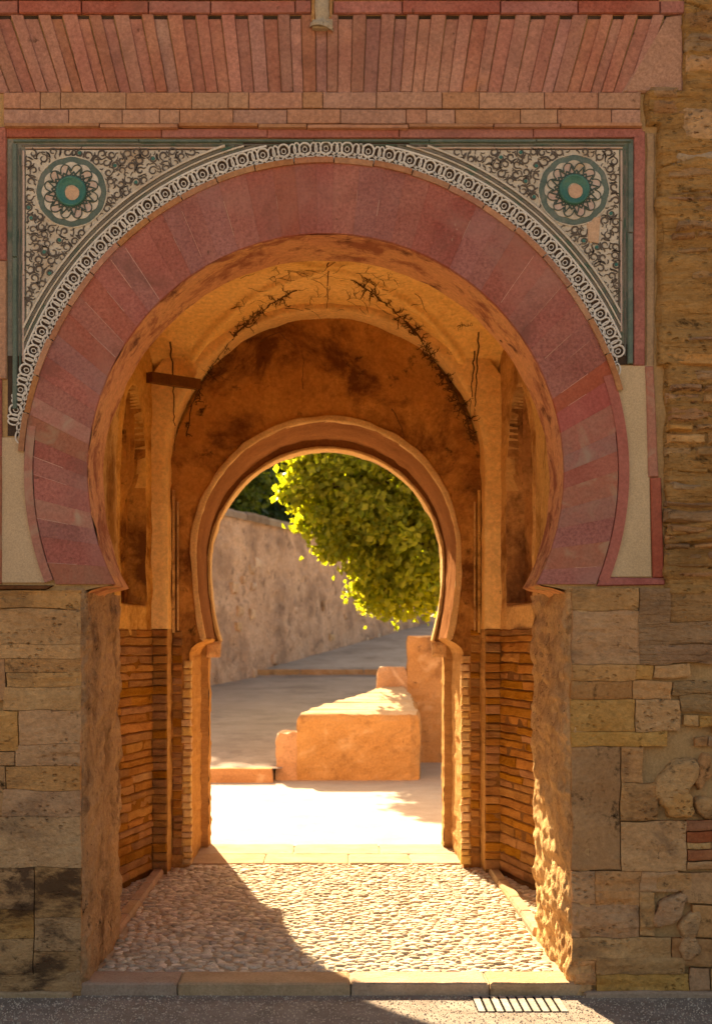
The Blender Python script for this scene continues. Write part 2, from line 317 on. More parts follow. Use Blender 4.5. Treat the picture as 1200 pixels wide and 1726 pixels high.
M['iron'] = mat('cast_iron', (0.10, 0.085, 0.07), (0.20, 0.16, 0.13), 10, 0.3, 40, rough=0.6)
M['bark'] = mat('bark', (0.10, 0.07, 0.045), (0.19, 0.13, 0.085), 8, 0.9, 16)
M['leaf'] = leafmat('bright_leaf', (0.11, 0.155, 0.024), (0.26, 0.28, 0.055), 0.66)
M['leaf_d'] = leafmat('dark_leaf', (0.018, 0.042, 0.016), (0.045, 0.085, 0.028), 0.15)
M['leaf_m'] = leafmat('mid_leaf', (0.05, 0.09, 0.015), (0.11, 0.14, 0.025), 0.4)

# ------------------------------------------------------------------ arch geometry
CXP, CYP = 549.0, 797.0      # centre of the outer arch on the photograph
def apt(Rp, th):
    """photograph point on an outer-arch ring of pixel radius Rp"""
    k = 0.005 + 0.022 * sm((Rp - 402) / 106)
    r = Rp * (1 + k * max(0, math.sin(th)) ** 3)
    return (CXP + r * math.cos(th), CYP - r * math.sin(th))
def w2(p): q = P(p[0], p[1], 0); return (q.x, q.z)
def arch_profile(Rr, zc, b, zs, jx, z0, k=0.02, n=40, notch=0.10, nj=10):
    """opening outline (x,z) from bottom left over the crown to bottom right"""
    ws = Rr * math.sqrt(max(0, 1 - ((zc - zs) / b) ** 2)); L = []
    for i in range(nj + 1): L.append((-jx, z0 + (zs - notch - z0) * i / nj))
    for i in range(1, 4):
        t = i / 4; L.append((-jx + (jx - ws) * sm(t) , zs - notch + notch * 0.9 * math.sin(t * math.pi / 2)))
    for i in range(8): z = zs + (zc - zs) * i / 8; L.append((-Rr * math.sqrt(max(0, 1 - ((zc - z) / b) ** 2)), z))
    for i in range(n // 2 + 1):
        th = math.pi - math.pi / 2 * i / (n // 2); r = Rr * (1 + k * math.sin(th) ** 3); L.append((r * math.cos(th), zc + r * math.sin(th)))
    return L + [(-x, z) for x, z in reversed(L[:-1])]
def reveal(name, prof, y0, y1, ny, m, parent, amp=0.012, f=5.0, seed=1.0):
    n = len(prof) - 1
    def fn(u, v):
        x, z = prof[int(round(u * n))]; return (x, y0 + (y1 - y0) * v, z)
    return sheet(name, fn, n, ny, m, parent, lambda p, u, v: amp * fbm(p, f, seed))
def core(name, prof, x0, x1, ztop, zbot, y0, y1, m, parent):
    pts = [(x0, zbot)] + [(prof[0][0], zbot)] + list(prof[1:-1]) + [(prof[-1][0], zbot), (x1, zbot), (x1, ztop), (x0, ztop)]
    return plate(name, pts, y0, y1, m, parent)

# ================================================================== SETTING
ZR = -0.07
gnd = box('ground', -400, 400, -400, 600, -0.6, -0.32, M['dirt']); tag(gnd, kind='structure')
plaza = box('plaza', -80, 80, -90, -3.0, -0.31, ZR - 0.02, M['sand']); tag(plaza, kind='structure')
road = box('road', -60, 60, -3.0, 0.3, -0.31, ZR, M['road']); tag(road, kind='structure')
yard = box('courtyard_pavement', -40, 40, 5.5, 60, -0.31, -0.004, M['paving']); tag(yard, kind='structure')

# ramp: rises from the low kerb, steeper beyond the second kerb
def rz(y):
    d = y + D0
    return 0.17 + 0.055 * (d - 19.8) if d < 37.1 else 1.27 + 0.098 * (d - 37.1)
def rampf(u, v):
    y = 11.95 + (29.1 - 11.95) * v; xl = -16
    xr = -0.62 if y < 12.8 else (-0.62 + 1.8 * (y - 12.8) / 2.4 if y < 15.2 else (1.18 + (y - 15.2) * 20 if y < 15.54 else 8))
    return (xl + (xr - xl) * u, y, rz(y))
ramp = sheet('ramp', rampf, 60, 120, M['ramp'], None, lambda p, u, v: 0.012 * fbm(p, 0.9, 3)); tag(ramp, kind='structure')
def rampf2(u, v):
    y = 29.3 + 40 * v; return (-16 + 40 * u, y, rz(y))
ramp2 = sheet('upper_ramp', rampf2, 30, 30, M['ramp'], None, lambda p, u, v: 0.015 * fbm(p, 0.9, 5)); tag(ramp2, kind='structure')

# ================================================================== GATEHOUSE
G = empty('gatehouse', (0, 0, 0))
tag(G, 'red horseshoe arch gatehouse with tiled spandrels, ochre vault and rough stone piers', 'gatehouse')
ZB = -0.12; ZT = 7.6
RF = 402 / SCL; ZCF = EYE + (1090 - CYP) / SCL; ZSF = EYE + (1090 - 985) / SCL
profF = arch_profile(RF, ZCF, RF, ZSF, 1.352, ZB, k=0.005, n=60, notch=0.05, nj=16)
profFc = arch_profile(RF + 0.02, ZCF, RF, ZSF, 1.39, ZB, k=0.005, n=60, notch=0.05, nj=4)
core('front_wall', profFc, -5.2, 5.2, ZT, ZB, 0.0, 0.5, M['mortar'], G)
# outer arch soffit: only the arch part
top = [p for p in profF if p[1] > ZSF - 0.06]
reveal('arch_soffit', top, 0.0, 0.56, 14, M['soffit'], G, 0.012, 6, 3)
# piers behind the front wall, with the deep jambs
profR = arch_profile(1.375, 3.2, 6.0, 2.4, 1.372, ZB, k=0.02, n=40, notch=0.02, nj=6)
core('recess_wall', [(x * 1.02, z + (0.02 if z > 3 else 0)) for x, z in profR], -2.3, 2.3, 5.25, ZB, 0.503, 1.24, M['plaster'], G)
reveal('recess_soffit', [p for p in profR if p[1] > 2.15], 0.5, 1.25, 12, M['plaster'], G, 0.012, 5, 5)
for s in (-1, 1):
    def jf(u, v, s=s):
        L = [(1.47, -0.034), (1.42, -0.034), (1.39, -0.026), (1.368, 0.0), (1.356, 0.05), (1.352, 0.11)]
        z = ZB + (ZSF - 0.02 - ZB) * v
        cut = sm((z - (ZSF - 0.25)) / 0.22) * 0.9
        if u <= 0.3:
            t = u / 0.3 * (len(L) - 1); i = min(int(t), len(L) - 2); f = t - i
            x = L[i][0] + (L[i + 1][0] - L[i][0]) * f; y = L[i][1] + (L[i + 1][1] - L[i][1]) * f
        else:
            x = 1.352; y = 0.11 + (1.27 - 0.11) * (u - 0.3) / 0.7
        lean = 0.035 * max(0, (1.2 - z)) if s > 0 else 0.0
        return (s * (x + lean * 0.6), y, z)
    def jd(p, u, v, s=s):
        a = 0.022 * fbm(p, 4.5, 7 + s, 5) + 0.016 * nz((p.x, p.y * 3, p.z * 14), 1.0, 3 + s) + 0.010 * nz(p, 22, s) * (1 + nz(p, 2, 4))
        k = 1.15 if s > 0 else 0.85
        return (a * k) * (0.25 if u < 0.08 else 1.0) * (-s)
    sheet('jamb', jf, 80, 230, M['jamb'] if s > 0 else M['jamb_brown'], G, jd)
    # back of the jamb towards the chamber
    box('jamb_return', min(s * 1.385, s * 2.3), max(s * 1.385, s * 2.3), 1.243, 1.262, ZB, 3.2, M['plaster'], G)

# chamber: splayed side walls with blind niches, groin vault, rear wall
YA, YB, YE = 4.2, 5.35, 5.65
ZV, HV = 3.45, 1.34
def xw(y): return 1.40 + 0.2 * (YA - y)
def vz(x, y):
    a = max(0.0, 1 - (x / (xw(y) + 0.01)) ** 2); b = max(0.0, 1 - ((y - 2.72) / 1.52) ** 2)
    return ZV + HV * max(math.sqrt(a), math.sqrt(b))
def vf(u, v):
    y = 1.2 + (YA + 0.06 - 1.2) * v; x = (2 * u - 1) * (xw(y) + 0.05); return (x, y, vz(x, y))
sheet('vault', vf, 220, 180, M['vault'], G, lambda p, u, v: 0.016 * fbm(p, 3.0, 2) + 0.005 * nz((p.x * 2, p.y * 2, p.z), 8, 1) + (0.035 * (1 - sm(abs(abs(p.x) / (xw(p.y) + 0.01) - abs(p.y - 2.72) / 1.52) / 0.05))) * -1)
for s in (-1, 1):
    def wf(u, v, s=s):
        y = 1.2 + (YA + 0.03 - 1.2) * u; return (s * xw(y), y, -0.1 + 5.0 * v)
    def wd(p, u, v, s=s):
        h = 0.010 * fbm(p, 4, 9 + s)
        c = 3.42; w = 0.30; dy = abs(p.y - c)
        apex = 4.0; spring = 3.25; bot = 2.25
        zz = p.z; inside = False
        if bot < zz < apex:
            ww = w if zz < spring else w * math.sqrt(max(0, 1 - ((zz - spring) / (apex - spring)) ** 1.6))
            inside = dy < ww
        if inside:
            h -= 0.15
            if zz > 3.05: h += 0.10 * max(0.0, math.sin(p.y * 58)) * sm((zz - 3.05) / 0.3)
        return h * (-s)
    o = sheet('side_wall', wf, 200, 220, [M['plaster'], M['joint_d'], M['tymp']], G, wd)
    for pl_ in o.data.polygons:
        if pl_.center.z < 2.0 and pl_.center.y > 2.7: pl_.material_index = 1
        elif abs(abs(pl_.center.x) - xw(pl_.center.y)) > 0.055 and 2.2 < pl_.center.z < 4.02 and abs(pl_.center.y - 3.42) < 0.33: pl_.material_index = 2  # niche recess coloured darker so the hollow reads as shaded
YRB = 3.88; XR_ = 1.335
def ribc(t):
    # rib line from left foot over the crown to right foot
    if t < 0.25: return (-XR_, -0.05 + (ZV + 0.05) * t / 0.25)
    if t > 0.75: return (XR_, -0.05 + (ZV + 0.05) * (1 - t) / 0.25)
    a = math.pi * (1 - (t - 0.25) / 0.5); return (XR_ * math.cos(a), ZV + (HV - 0.055) * math.sin(a))
def ribf(u, v):
    x, z = ribc(u)
    if v < 0.55:
        k = v / 0.55; c = sm(min(1, k * 2.2)); return (x, YA + 0.04 + (YRB - YA - 0.04) * k, z)
    k = (v - 0.55) / 0.45; g = 1 + 0.02 + 0.24 * k
    return (x * g if abs(x) > 0.01 else x, YRB - 0.012 * math.sin(k * 3.14), z + (0.22 * k * max(0.0, (z - ZV) / HV) if z > ZV else 0))
o = sheet('vault_rib', ribf, 300, 22, [M['vault'], M['jambrick'], M['joint_d']], G, lambda p, u, v: 0.010 * fbm(p, 5, 14) + 0.006 * nz((p.x * 4, p.y * 4, p.z * 14), 1, 3))
for pl_ in o.data.polygons:
    if pl_.center.z < 2.03: pl_.material_index = 1 if abs(pl_.normal.x) > 0.7 else 2
# rear chamber wall and arches A (chamber side) and B (courtyard side)
profA = arch_profile(1.13, 2.72, 2.0, 1.975, 1.185, -0.05, k=0.005, n=48, notch=0.13, nj=16)
profB = arch_profile(1.105, 2.67, 1.72, 1.957, 1.115, -0.05, k=0.003, n=48, notch=0.10, nj=16)
nA = len(profA) - 1
def tf(u, v):
    x, z = profA[int(round(u * nA))]
    if z < 2.72: ox, oz = math.copysign(1.52, x), z
    else:
        a = math.atan2(z - 2.72, x); ox, oz = 1.52 * math.cos(a), 2.72 + (1.52 + 0.75 * math.sin(a)) * math.sin(a)
    return (x + (ox - x) * v, YA, z + (oz - z) * v)
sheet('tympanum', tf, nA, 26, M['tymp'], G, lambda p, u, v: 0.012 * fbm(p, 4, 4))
def split_reveal(nm, prof, y0, y1, ny, ma, mj, zs, sd):
    reveal(nm, [p for p in prof if p[1] > zs - 0.005], y0, y1, ny, ma, G, 0.016, 8, sd)
    for sgn in (-1, 1):
        jp = [p for p in prof if p[0] * sgn > 0 and p[1] <= zs + 0.001 and abs(p[0]) > 0.8]; jp.sort(key=lambda q: q[1] * (-sgn))
        dp = []
        for i in range(len(jp) - 1):
            for k in range(6): t = k / 6; dp.append((jp[i][0] + (jp[i + 1][0] - jp[i][0]) * t, jp[i][1] + (jp[i + 1][1] - jp[i][1]) * t))
        dp.append(jp[-1]); n = len(dp) - 1
        sheet('jamb_reveal', lambda u, v, dp=dp, n=n: (dp[int(round(u * n))][0], y0 + (y1 - y0) * v, dp[int(round(u * n))][1]), n, ny, mj, G, lambda p, u, v: 0.012 * fbm(p, 6, sd) - 0.018 * max(0, nz((p.x, p.y * 1.5, p.z * 15), 1.0, sd)))
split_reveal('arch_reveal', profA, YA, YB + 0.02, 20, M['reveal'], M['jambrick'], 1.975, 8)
core('rear_wall', [(x * 1.05, z + (0.05 if z > 2.7 else 0)) for x, z in profA], -2.3, 2.3, 5.25, ZB, YA + 0.05, YE - 0.02, M['plaster'], G)
nB = len(profB) - 1
def bf(u, v):
    x, z = profB[int(round(u * nB))]; a = profA[int(round(u * nA))]
    X = a[0] * 1.03; Zz = a[1] + (0.03 if a[1] > 2.7 else 0); return (x + (X - x) * v, YB, z + (Zz - z) * v)
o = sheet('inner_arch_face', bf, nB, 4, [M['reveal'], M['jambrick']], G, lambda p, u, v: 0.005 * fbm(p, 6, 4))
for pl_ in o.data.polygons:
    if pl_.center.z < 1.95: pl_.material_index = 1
split_reveal('inner_arch_reveal', profB, YB, YE, 8, M['trim'], M['jambrick'], 1.957, 12)
core('courtyard_wall', [(x * 1.012, z + (0.012 if z > 2.6 else 0)) for x, z in profB], -5.2, 5.2, ZT, ZB, YE - 0.015, YE + 0.1, M['orange'], G)
# pale trim round arch A and worn edges of both jambs
def trim(name, prof, y, w, th, m, zmin, seed):
    pr = [p for p in prof if p[1] >= zmin]; n = len(pr) - 1
    def nrm(i):
        a = pr[max(0, i - 1)]; b = pr[min(n, i + 1)]; dx, dz = b[0] - a[0], b[1] - a[1]; L = math.hypot(dx, dz) or 1; return (-dz / L, dx / L)
    def fn(u, v):
        i = int(round(u * n)); x, z = pr[i]; nx, nzv = nrm(i); ww = w * (1 + 0.35 * nz((x, y, z), 5, seed))
        t = v * 5
        if t <= 1: o, d = 0.0 - 0.010 * t, 0.10 * (1 - t) - th * 0.5 * t
        elif t <= 2: o, d = -0.010 + (t - 1) * w * 0.25, -th * (0.5 + 0.5 * (t - 1))
        elif t <= 4: o, d = w * 0.25 - 0.01 + (t - 2) / 2 * (ww - w * 0.25), -th
        else: o, d = ww - 0.01, -th + (t - 4) * (th + 0.02)
        return (x + nx * o, y + d, z + nzv * o)
    return sheet(name, fn, n, 10, m, G, lambda p, u, v: 0.008 * fbm(p, 14, seed))
trim('arch_trim', profA, YA, 0.05, 0.02, M['trim'], 1.95, 3)
trim('inner_arch_trim', profB, YB, 0.025, 0.015, M['trim'], 1.9, 5)
# capitals under arch B, quoin bricks up the jamb edges of arch A
for s in (-1, 1):
    piece('capital', [(s * 1.0, YB - 0.004, 1.80), (s * 1.13, YB - 0.004, 1.80), (s * 1.13, YB - 0.004, 1.95), (s * 0.99, YB - 0.004, 1.95)], FN, M['trim'], G, 0.03, 0.03, 0.01, 12, 0.04, 0.01, back=0.0)
    z = 0.02
    while z < 1.78:
        h = random.uniform(0.05, 0.085); w = random.uniform(0.035, 0.06)
        x = 1.185 + 0.005
        piece('quoin_brick', [(s * (x - 0.028), YA, z), (s * (x + w), YA, z), (s * (x + w), YA, z + h - 0.008), (s * (x - 0.028 + random.uniform(-0.01, 0.01)), YA, z + h - 0.008)], FN, M['trim'], G, random.uniform(0.012, 0.03), 0.012, 0.004, 20, 0.05, 0.004, back=0.06)
        z += h
# pilaster mouldings in the chamber corners
for s in (-1, 1):
    for k, (x, w) in enumerate(((1.325, 0.022), (1.285, 0.014))):
        mbx = MB(); z0 = 2.02 + 0.02 * k; mbx.box(min(s * x, s * (x - w)), max(s * x, s * (x - w)), YA - 0.045 + 0.012 * k, YA + 0.03, z0, 3.25 - 0.1 * k); mbx.build('corner_moulding', M['plaster'], G)

# brick courses of the side walls and corner piers
def lerp3(a, b, t): return a + (b - a) * t
nb = 0
for s in (-1, 1):
    wn = Vector((-s, -0.2, 0)).normalized()
    z = 0.03; row = 0
    while z < 2.0:
        h = random.uniform(0.055, 0.088)
        y = YA - 0.02 - (0.14 if row % 2 else 0.0)
        a = YRB - 0.01
        while a > 2.75:
            L = random.uniform(0.34, 0.85); b = max(2.7, a - L)
            if b < 2.85: b = 2.7
            zz = z + random.uniform(-0.003, 0.003)
            c = [(s * xw(a - 0.006), a - 0.006, zz), (s * xw(b + 0.006), b + 0.006, zz), (s * xw(b + 0.006), b + 0.006, zz + h - 0.009), (s * xw(a - 0.006), a - 0.006, zz + h - 0.009)]
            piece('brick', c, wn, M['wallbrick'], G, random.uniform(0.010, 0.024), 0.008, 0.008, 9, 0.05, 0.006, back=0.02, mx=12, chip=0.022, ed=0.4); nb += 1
            a = b
        c = [(s * 1.46, YRB - 0.012, z), (s * 1.338, YRB - 0.012, z), (s * 1.338, YRB - 0.012, z + h - 0.009), (s * 1.46, YRB - 0.012, z + h - 0.009)]
        if z > 0.02: piece('brick', c, FN, M['wallbrick'], G, random.uniform(0.008, 0.02), 0.010, 0.006, 12, 0.05, 0.006, back=0.02, mx=3, chip=0.015); nb += 1
        c = [(s * 1.325, YA, z), (s * 1.245, YA, z), (s * 1.245, YA, z + h - 0.009), (s * 1.325, YA, z + h - 0.009)]
        if z > 0.1: piece('brick', c, FN, M['wallbrick'], G, random.uniform(0.006, 0.02), 0.012, 0.005, 12, 0.1, 0.005, back=0.02, mx=2); nb += 1
        z += h; row += 1
print('bricks', nb)
# cracks and dry root growth on the vault, hugging the real surfaces
from mathutils.bvhtree import BVHTree
SV = []; SF = []
for o in COL.objects:
    if o.parent is G and o.name.split('.')[0] in ('vault', 'vault_rib', 'side_wall', 'tympanum', 'arch_soffit', 'recess_soffit'):
        b = len(SV); SV += [v.co.copy() for v in o.data.vertices]; SF += [tuple(b + i for i in p.vertices) for p in o.data.polygons]
BV_ = BVHTree.FromPolygons(SV, SF)
CAMP = Vector((0, -D0, EYE))
def onsurf(px, py, off=0.004):
    d = (P(px, py, 0) - CAMP).normalized(); h = BV_.ray_cast(CAMP, d)
    if h[0] is None: return None
    n = h[1] if h[1].dot(d) < 0 else -h[1]; return h[0] + n * off, n
def strand(mb, pts, w):
    last = None; q = [onsurf(x, y) for x, y in pts]; q = [a for a in q if a]
    for i in range(len(q) - 1):
        if (q[i + 1][0] - q[i][0]).length > 0.9: continue
        d = (q[i + 1][0] - q[i][0]).normalized(); s_ = q[i][1].cross(d).normalized(); wa = w * (1 - 0.6 * i / len(q)) / 2; wb = w * (1 - 0.6 * (i + 1) / len(q)) / 2
        b = len(mb.V); mb.V += [q[i][0] + s_ * wa, q[i][0] - s_ * wa, q[i + 1][0] - s_ * wb, q[i + 1][0] + s_ * wb, q[i][0] + q[i][1] * wa * 0.25, q[i + 1][0] + q[i + 1][1] * wb * 0.25]
        mb.F += [(b, b + 4, b + 5, b + 3), (b + 4, b + 1, b + 2, b + 5)]
def wiggle(poly, step, jit, sd):
    rnd = random.Random(sd); out = []
    for i in range(len(poly) - 1):
        (x0, y0), (x1, y1) = poly[i], poly[i + 1]; n = max(1, int(math.hypot(x1 - x0, y1 - y0) / step))
        for k in range(n): t = k / n; out.append((x0 + (x1 - x0) * t + rnd.uniform(-jit, jit), y0 + (y1 - y0) * t + rnd.uniform(-jit, jit)))
    return out + [poly[-1]]
GL = [(500, 488), (455, 512), (420, 540), (390, 572), (362, 610), (340, 645), (322, 690), (314, 735)]
GR = [(592, 470), (625, 492), (660, 520), (690, 548), (715, 580), (740, 620), (765, 660), (785, 700), (792, 735)]
for k, (poly, w) in enumerate(((GL, 0.022), (GR, 0.020), ([(553, 440), (552, 480), (551, 520)], 0.010), ([(288, 575), (292, 640), (295, 760)], 0.015), ([(807, 560), (803, 625), (799, 700)], 0.016), ([(799, 590), (796, 640), (793, 700)], 0.014), ([(510, 655), (512, 610), (508, 590)], 0.007), ([(660, 690), (678, 720), (684, 760)], 0.008), ([(440, 575), (470, 560), (500, 585)], 0.007))):
    mb = MB(); strand(mb, wiggle(poly, 7, 1.6, k), w); mb.build('crack', M['soot'], G)
rndg = random.Random(77); mb = MB()
def sprig(x, y, a, L, w, depth):
    pts = [(x, y)]
    for i in range(5): a += rndg.uniform(-.5, .5); x += L / 5 * math.cos(a); y += L / 5 * math.sin(a); pts.append((x, y))
    strand(mb, pts, w)
    if depth:
        for q in pts[1::2]: sprig(q[0], q[1], a + rndg.choice((-1, 1)) * rndg.uniform(.6, 1.3), L * 0.55, w * 0.7, depth - 1)
for poly, dens_, ang in ((GL, 30, -0.6), (GR, 80, -0.4)):
    pp = wiggle(poly, 4, 3, 5)
    for k in range(dens_):
        q = rndg.choice(pp[4:]); sprig(q[0], q[1], rndg.uniform(0, 6.28), rndg.uniform(6, 16), 0.012, 2)
for (x, y) in ((390, 520), (375, 600), (480, 455), (350, 640), (450, 470), (690, 535), (770, 550), (600, 460), (640, 470), (520, 500), (585, 505)):
    sprig(x, y, rndg.uniform(-0.3, 0.3), rndg.uniform(14, 30), 0.007, 2)
for k in range(34):
    x = rndg.uniform(400, 700); y = rndg.uniform(450, 525); sprig(x, y, rndg.uniform(-.12, .12), rndg.uniform(10, 40), 0.006, 0)
tag(mb.build('dry_growth', M['soot'], G), kind='stuff')
# timber tie under the vault
mb = MB(); a = P(252, 636, 3.40); b = P(334, 648, 3.87)
for t0, t1 in ((0, 1),):
    d = (b - a).normalized(); u = Vector((0, 0, 1)) * 0.042; w = d.cross(Vector((0, 0, 1))).normalized() * 0.035
    mb.V += [a - u - w, a + u - w, a + u + w, a - u + w, b - u - w, b + u - w, b + u + w, b - u + w]
    mb.F += [(0, 1, 2, 3), (4, 7, 6, 5), (0, 4, 5, 1), (1, 5, 6, 2), (2, 6, 7, 3), (3, 7, 4, 0)]
mb.build('timber_tie', M['wood'], G)

# building mass
for s in (-1, 1):
    box('side_mass', min(s * 2.29, s * 5.15), max(s * 2.29, s * 5.15), 0.502, YE - 0.02, ZB, ZT - 0.01, M['tapial'], G)
box('roof_mass', -2.28, 2.28, 0.504, YE - 0.022, 5.24, ZT - 0.02, M['tapial'], G)

# ---- outer arch voussoirs
th0 = -math.asin((985 - CYP) / 402.0); Nv = 50
import bisect
cuts = [0.0]
while cuts[-1] < 1: cuts.append(cuts[-1] + random.uniform(0.75, 1.25) / Nv)
cuts = [c / cuts[-1] for c in cuts]; Nv = len(cuts) - 1
a0 = math.pi - th0; a1 = th0
def edge_ang(Rp, t):
    """angle at radius Rp; lower ends are cut level with the impost"""
    e0 = -math.asin((985 - CYP) / Rp); return (math.pi - e0) + (e0 - (math.pi - e0)) * t
for i in range(Nv):
    t0, t1 = cuts[i] + 0.00004, cuts[i + 1] - 0.00004
    Ro = 491 if (t0 > 0.845 or t1 < 0.135) else 508
    c = [P(*apt(401, edge_ang(401, t0)), 0), P(*apt(401, edge_ang(401, t1)), 0), P(*apt(Ro, edge_ang(Ro, t1)), 0), P(*apt(Ro, edge_ang(Ro, t0)), 0)]
    m = M['red']
    if t0 > 0.80:
        m = random.choice([M['red2'], M['redworn'], M['red'], M['redworn']])
    elif t0 < 0.16: m = random.choice([M['red'], M['redworn'], M['red']])
    piece('voussoir', c, FN, m, G, random.uniform(0.0185, 0.0197), 0.002, 0.0016, 8, 0.12, 0.0, back=0.02, mx=4, ed=0.03)
    if random.random() < 0.38 and i:
        f0, f1 = sorted((random.uniform(0, 0.5), random.uniform(0.5, 1))); mb = MB(); tt = cuts[i]
        mb.ribbon([apt(401 + 107 * f, edge_ang(401 + 107 * f, tt)) for f in (f0, (f0 + f1) / 2, f1)], random.uniform(0.5, 1.0), -0.0195, 0.0015); mb.build('joint', M['point'], G)
# moulding between voussoirs and lace, red border at lower right
def arcpts(Rp, d0, d1, n): return [apt(Rp, R(d0 + (d1 - d0) * i / n)) for i in range(n + 1)]
for k in range(22):
    d0 = 176 - k * 7.3; d1 = d0 - 7.1; mb = MB(); j = random.uniform(-1.2, 1.2)
    mb.ribbon(arcpts(511.5 + j, d0, d1, 5), 9.5, 0, 0.030 + random.uniform(-0.004, 0.004)); mb.build('arch_moulding', M['mould'], G)
mb = MB(); mb.ribbon(arcpts(501, 19, -21.5, 24), 17, 0, 0.024); mb.build('red_border', M['red2'], G)
mb = MB(); mb.ribbon(arcpts(499.5, 171, 201.5, 24), 14, 0, 0.024); mb.build('red_border', M['redworn'], G)

# ---- alfiz panel (dark ground)
def ang_at_y(Rp, y): return math.asin((CYP - y) / Rp)
aR = ang_at_y(508, 615); aL = math.pi - ang_at_y(508, 735)
arc = [apt(508, aR + (aL - aR) * i / 90) for i in range(91)]
pan = [(14, 735), (14, 235), (1070, 235), (1070, 615)] + arc
plate('alfiz_ground', [w2(p) for p in pan], -0.004, 0.003, M['ground_d'], G)
# lace band: interlaced rings in white stucco
mb = MB(); per = R(34 / 526 * 180 / math.pi)
d_start, d_end = R(173.2), R(19.8)
npd = int((d_start - d_end) / per); per = (d_start - d_end) / npd
def AP(r, a): return apt(r, a)
yl = -0.004
for i in range(npd + 1):
    a = d_start - i * per
    def ell(rc, ac, rr, ra, n=18): return [AP(rc + rr * math.sin(2 * math.pi * k / n), ac + (ra / rc) * math.cos(2 * math.pi * k / n)) for k in range(n)]
    j = random.uniform(-0.8, 0.8)
    if 0 < i < npd + 1 and a - per * 0.5 > d_end:
        mb.ribbon(ell(531.5 + j, a - per * 0.25, 10.5, 9.5), 2.7, yl, 0.012, True)
        mb.ribbon(ell(531.5, a - per * 0.25, 4.2, 3.6, 10), 1.3, yl, 0.007, True)
        mb.ribbon(ell(531.5 - j, a + per * 0.12, 11.0, 5.0), 2.3, yl, 0.010, True)
        mb.ribbon(ell(531.0, a + per * 0.33, 10.0, 5.5), 2.3, yl, 0.011, True)
    for q in (0, 0.5):
        aa = a + per * q
        if d_end < aa < d_start + 0.02:
            mb.ribbon([AP(512.5 + 12.5 * math.sin(math.pi * k / 10), aa + 13.5 / 516 * math.cos(math.pi * k / 10)) for k in range(11)], 2.4, yl, 0.011)
            mb.ribbon([AP(512.5 + 6.5 * math.sin(math.pi * k / 8), aa + 6.5 / 516 * math.cos(math.pi * k / 8)) for k in range(9)], 1.8, yl, 0.009)
lace = mb.build('lace_band', M['white'], G); tag(lace, kind='stuff')
for rr, w, m, th in ((544.5, 3.0, 'white', 0.012), (548.5, 3.6, 'grey', 0.010), (552.5, 2.4, 'pale', 0.016), (557.0, 4.2, 'grey', 0.012), (562, 3.4, 'pale', 0.018)):
    # stripe mouldings, stopped where they meet the frame
    dd = []
    for i in range(401):
        a = R(20 + 152.8 * i / 400); p = apt(rr, a)
        dd.append(p if (p[1] > 247 and 40 < p[0] < 1046) else None)
    run = []
    for p in dd + [None]:
        if p: run.append(p)
        elif run:
            if len(run) > 4: mb = MB(); mb.ribbon(run[::3] + [run[-1]], w, yl, th); mb.build('arch_stripe', M[m], G)
            run = []
# frame strips
def strip(name, x0, y0, x1, y1, m, th, y=-0.004):
    n = max(2, int(math.hypot(x1 - x0, y1 - y0) / 60)); w = None
    mb = MB()
    return mb
def bar(name, x0, y0, x1, y1, proud, m, seg=0, jit=0.0):
    """straight moulding strip as a row of butted lengths"""
    horiz = (x1 - x0) > (y1 - y0); L = (x1 - x0) if horiz else (y1 - y0); k = max(1, int(L / seg)) if seg else 1
    cutsb = [0] + sorted([(i + random.uniform(-0.25, 0.25)) / k for i in range(1, k)]) + [1]
    for i in range(k):
        a, b = cutsb[i] * L, cutsb[i + 1] * L; j = random.uniform(-jit, jit)
        q = fq(x0 + a, y0 + j, x0 + b, y1 + j, 0.25) if horiz else fq(x0 + j, y0 + a, x1 + j, y0 + b, 0.25)
        piece(name, q, FN, M[m], G, proud + random.uniform(-0.002, 0.002), 0.004, 0.0012, 12, 0.2, 0.0015, back=0.0, mx=8)
for x0, y0, x1, y1 in ((14, 252, 45, 600), (14, 235, 410, 251.8), (690, 235, 1070, 251.8), (1042, 252, 1070, 580)):
    plate('frame_ground', [w2(p) for p in ((x0, y1), (x1, y1), (x1, y0), (x0, y0))], -0.0062, 0.0, M['greyframe'], G)
bar('frame_strip', 24, 236, 1062, 242, 0.020, 'green', 170, 0.8); bar('frame_strip', 38, 243.5, 1052, 247.5, 0.014, 'grey', 140, 0.6); bar('frame_strip', 44, 248.5, 400, 252, 0.018, 'pink', 120, 0.5); bar('frame_strip', 700, 248.5, 1048, 252, 0.018, 'pink', 120, 0.5)
bar('frame_strip', 22, 243, 31, 690, 0.020, 'green', 150, 0.5); bar('frame_strip', 33, 250, 37, 640, 0.012, 'grey', 130, 0.4); bar('frame_strip', 39, 254, 43.5, 610, 0.018, 'pink', 150, 0.4)
bar('frame_strip', 1056, 243, 1066, 614, 0.020, 'green', 150, 0.5); bar('frame_strip', 1050, 250, 1054, 600, 0.012, 'grey', 130, 0.4); bar('frame_strip', 1044, 254, 1048, 560, 0.018, 'pink', 150, 0.4)

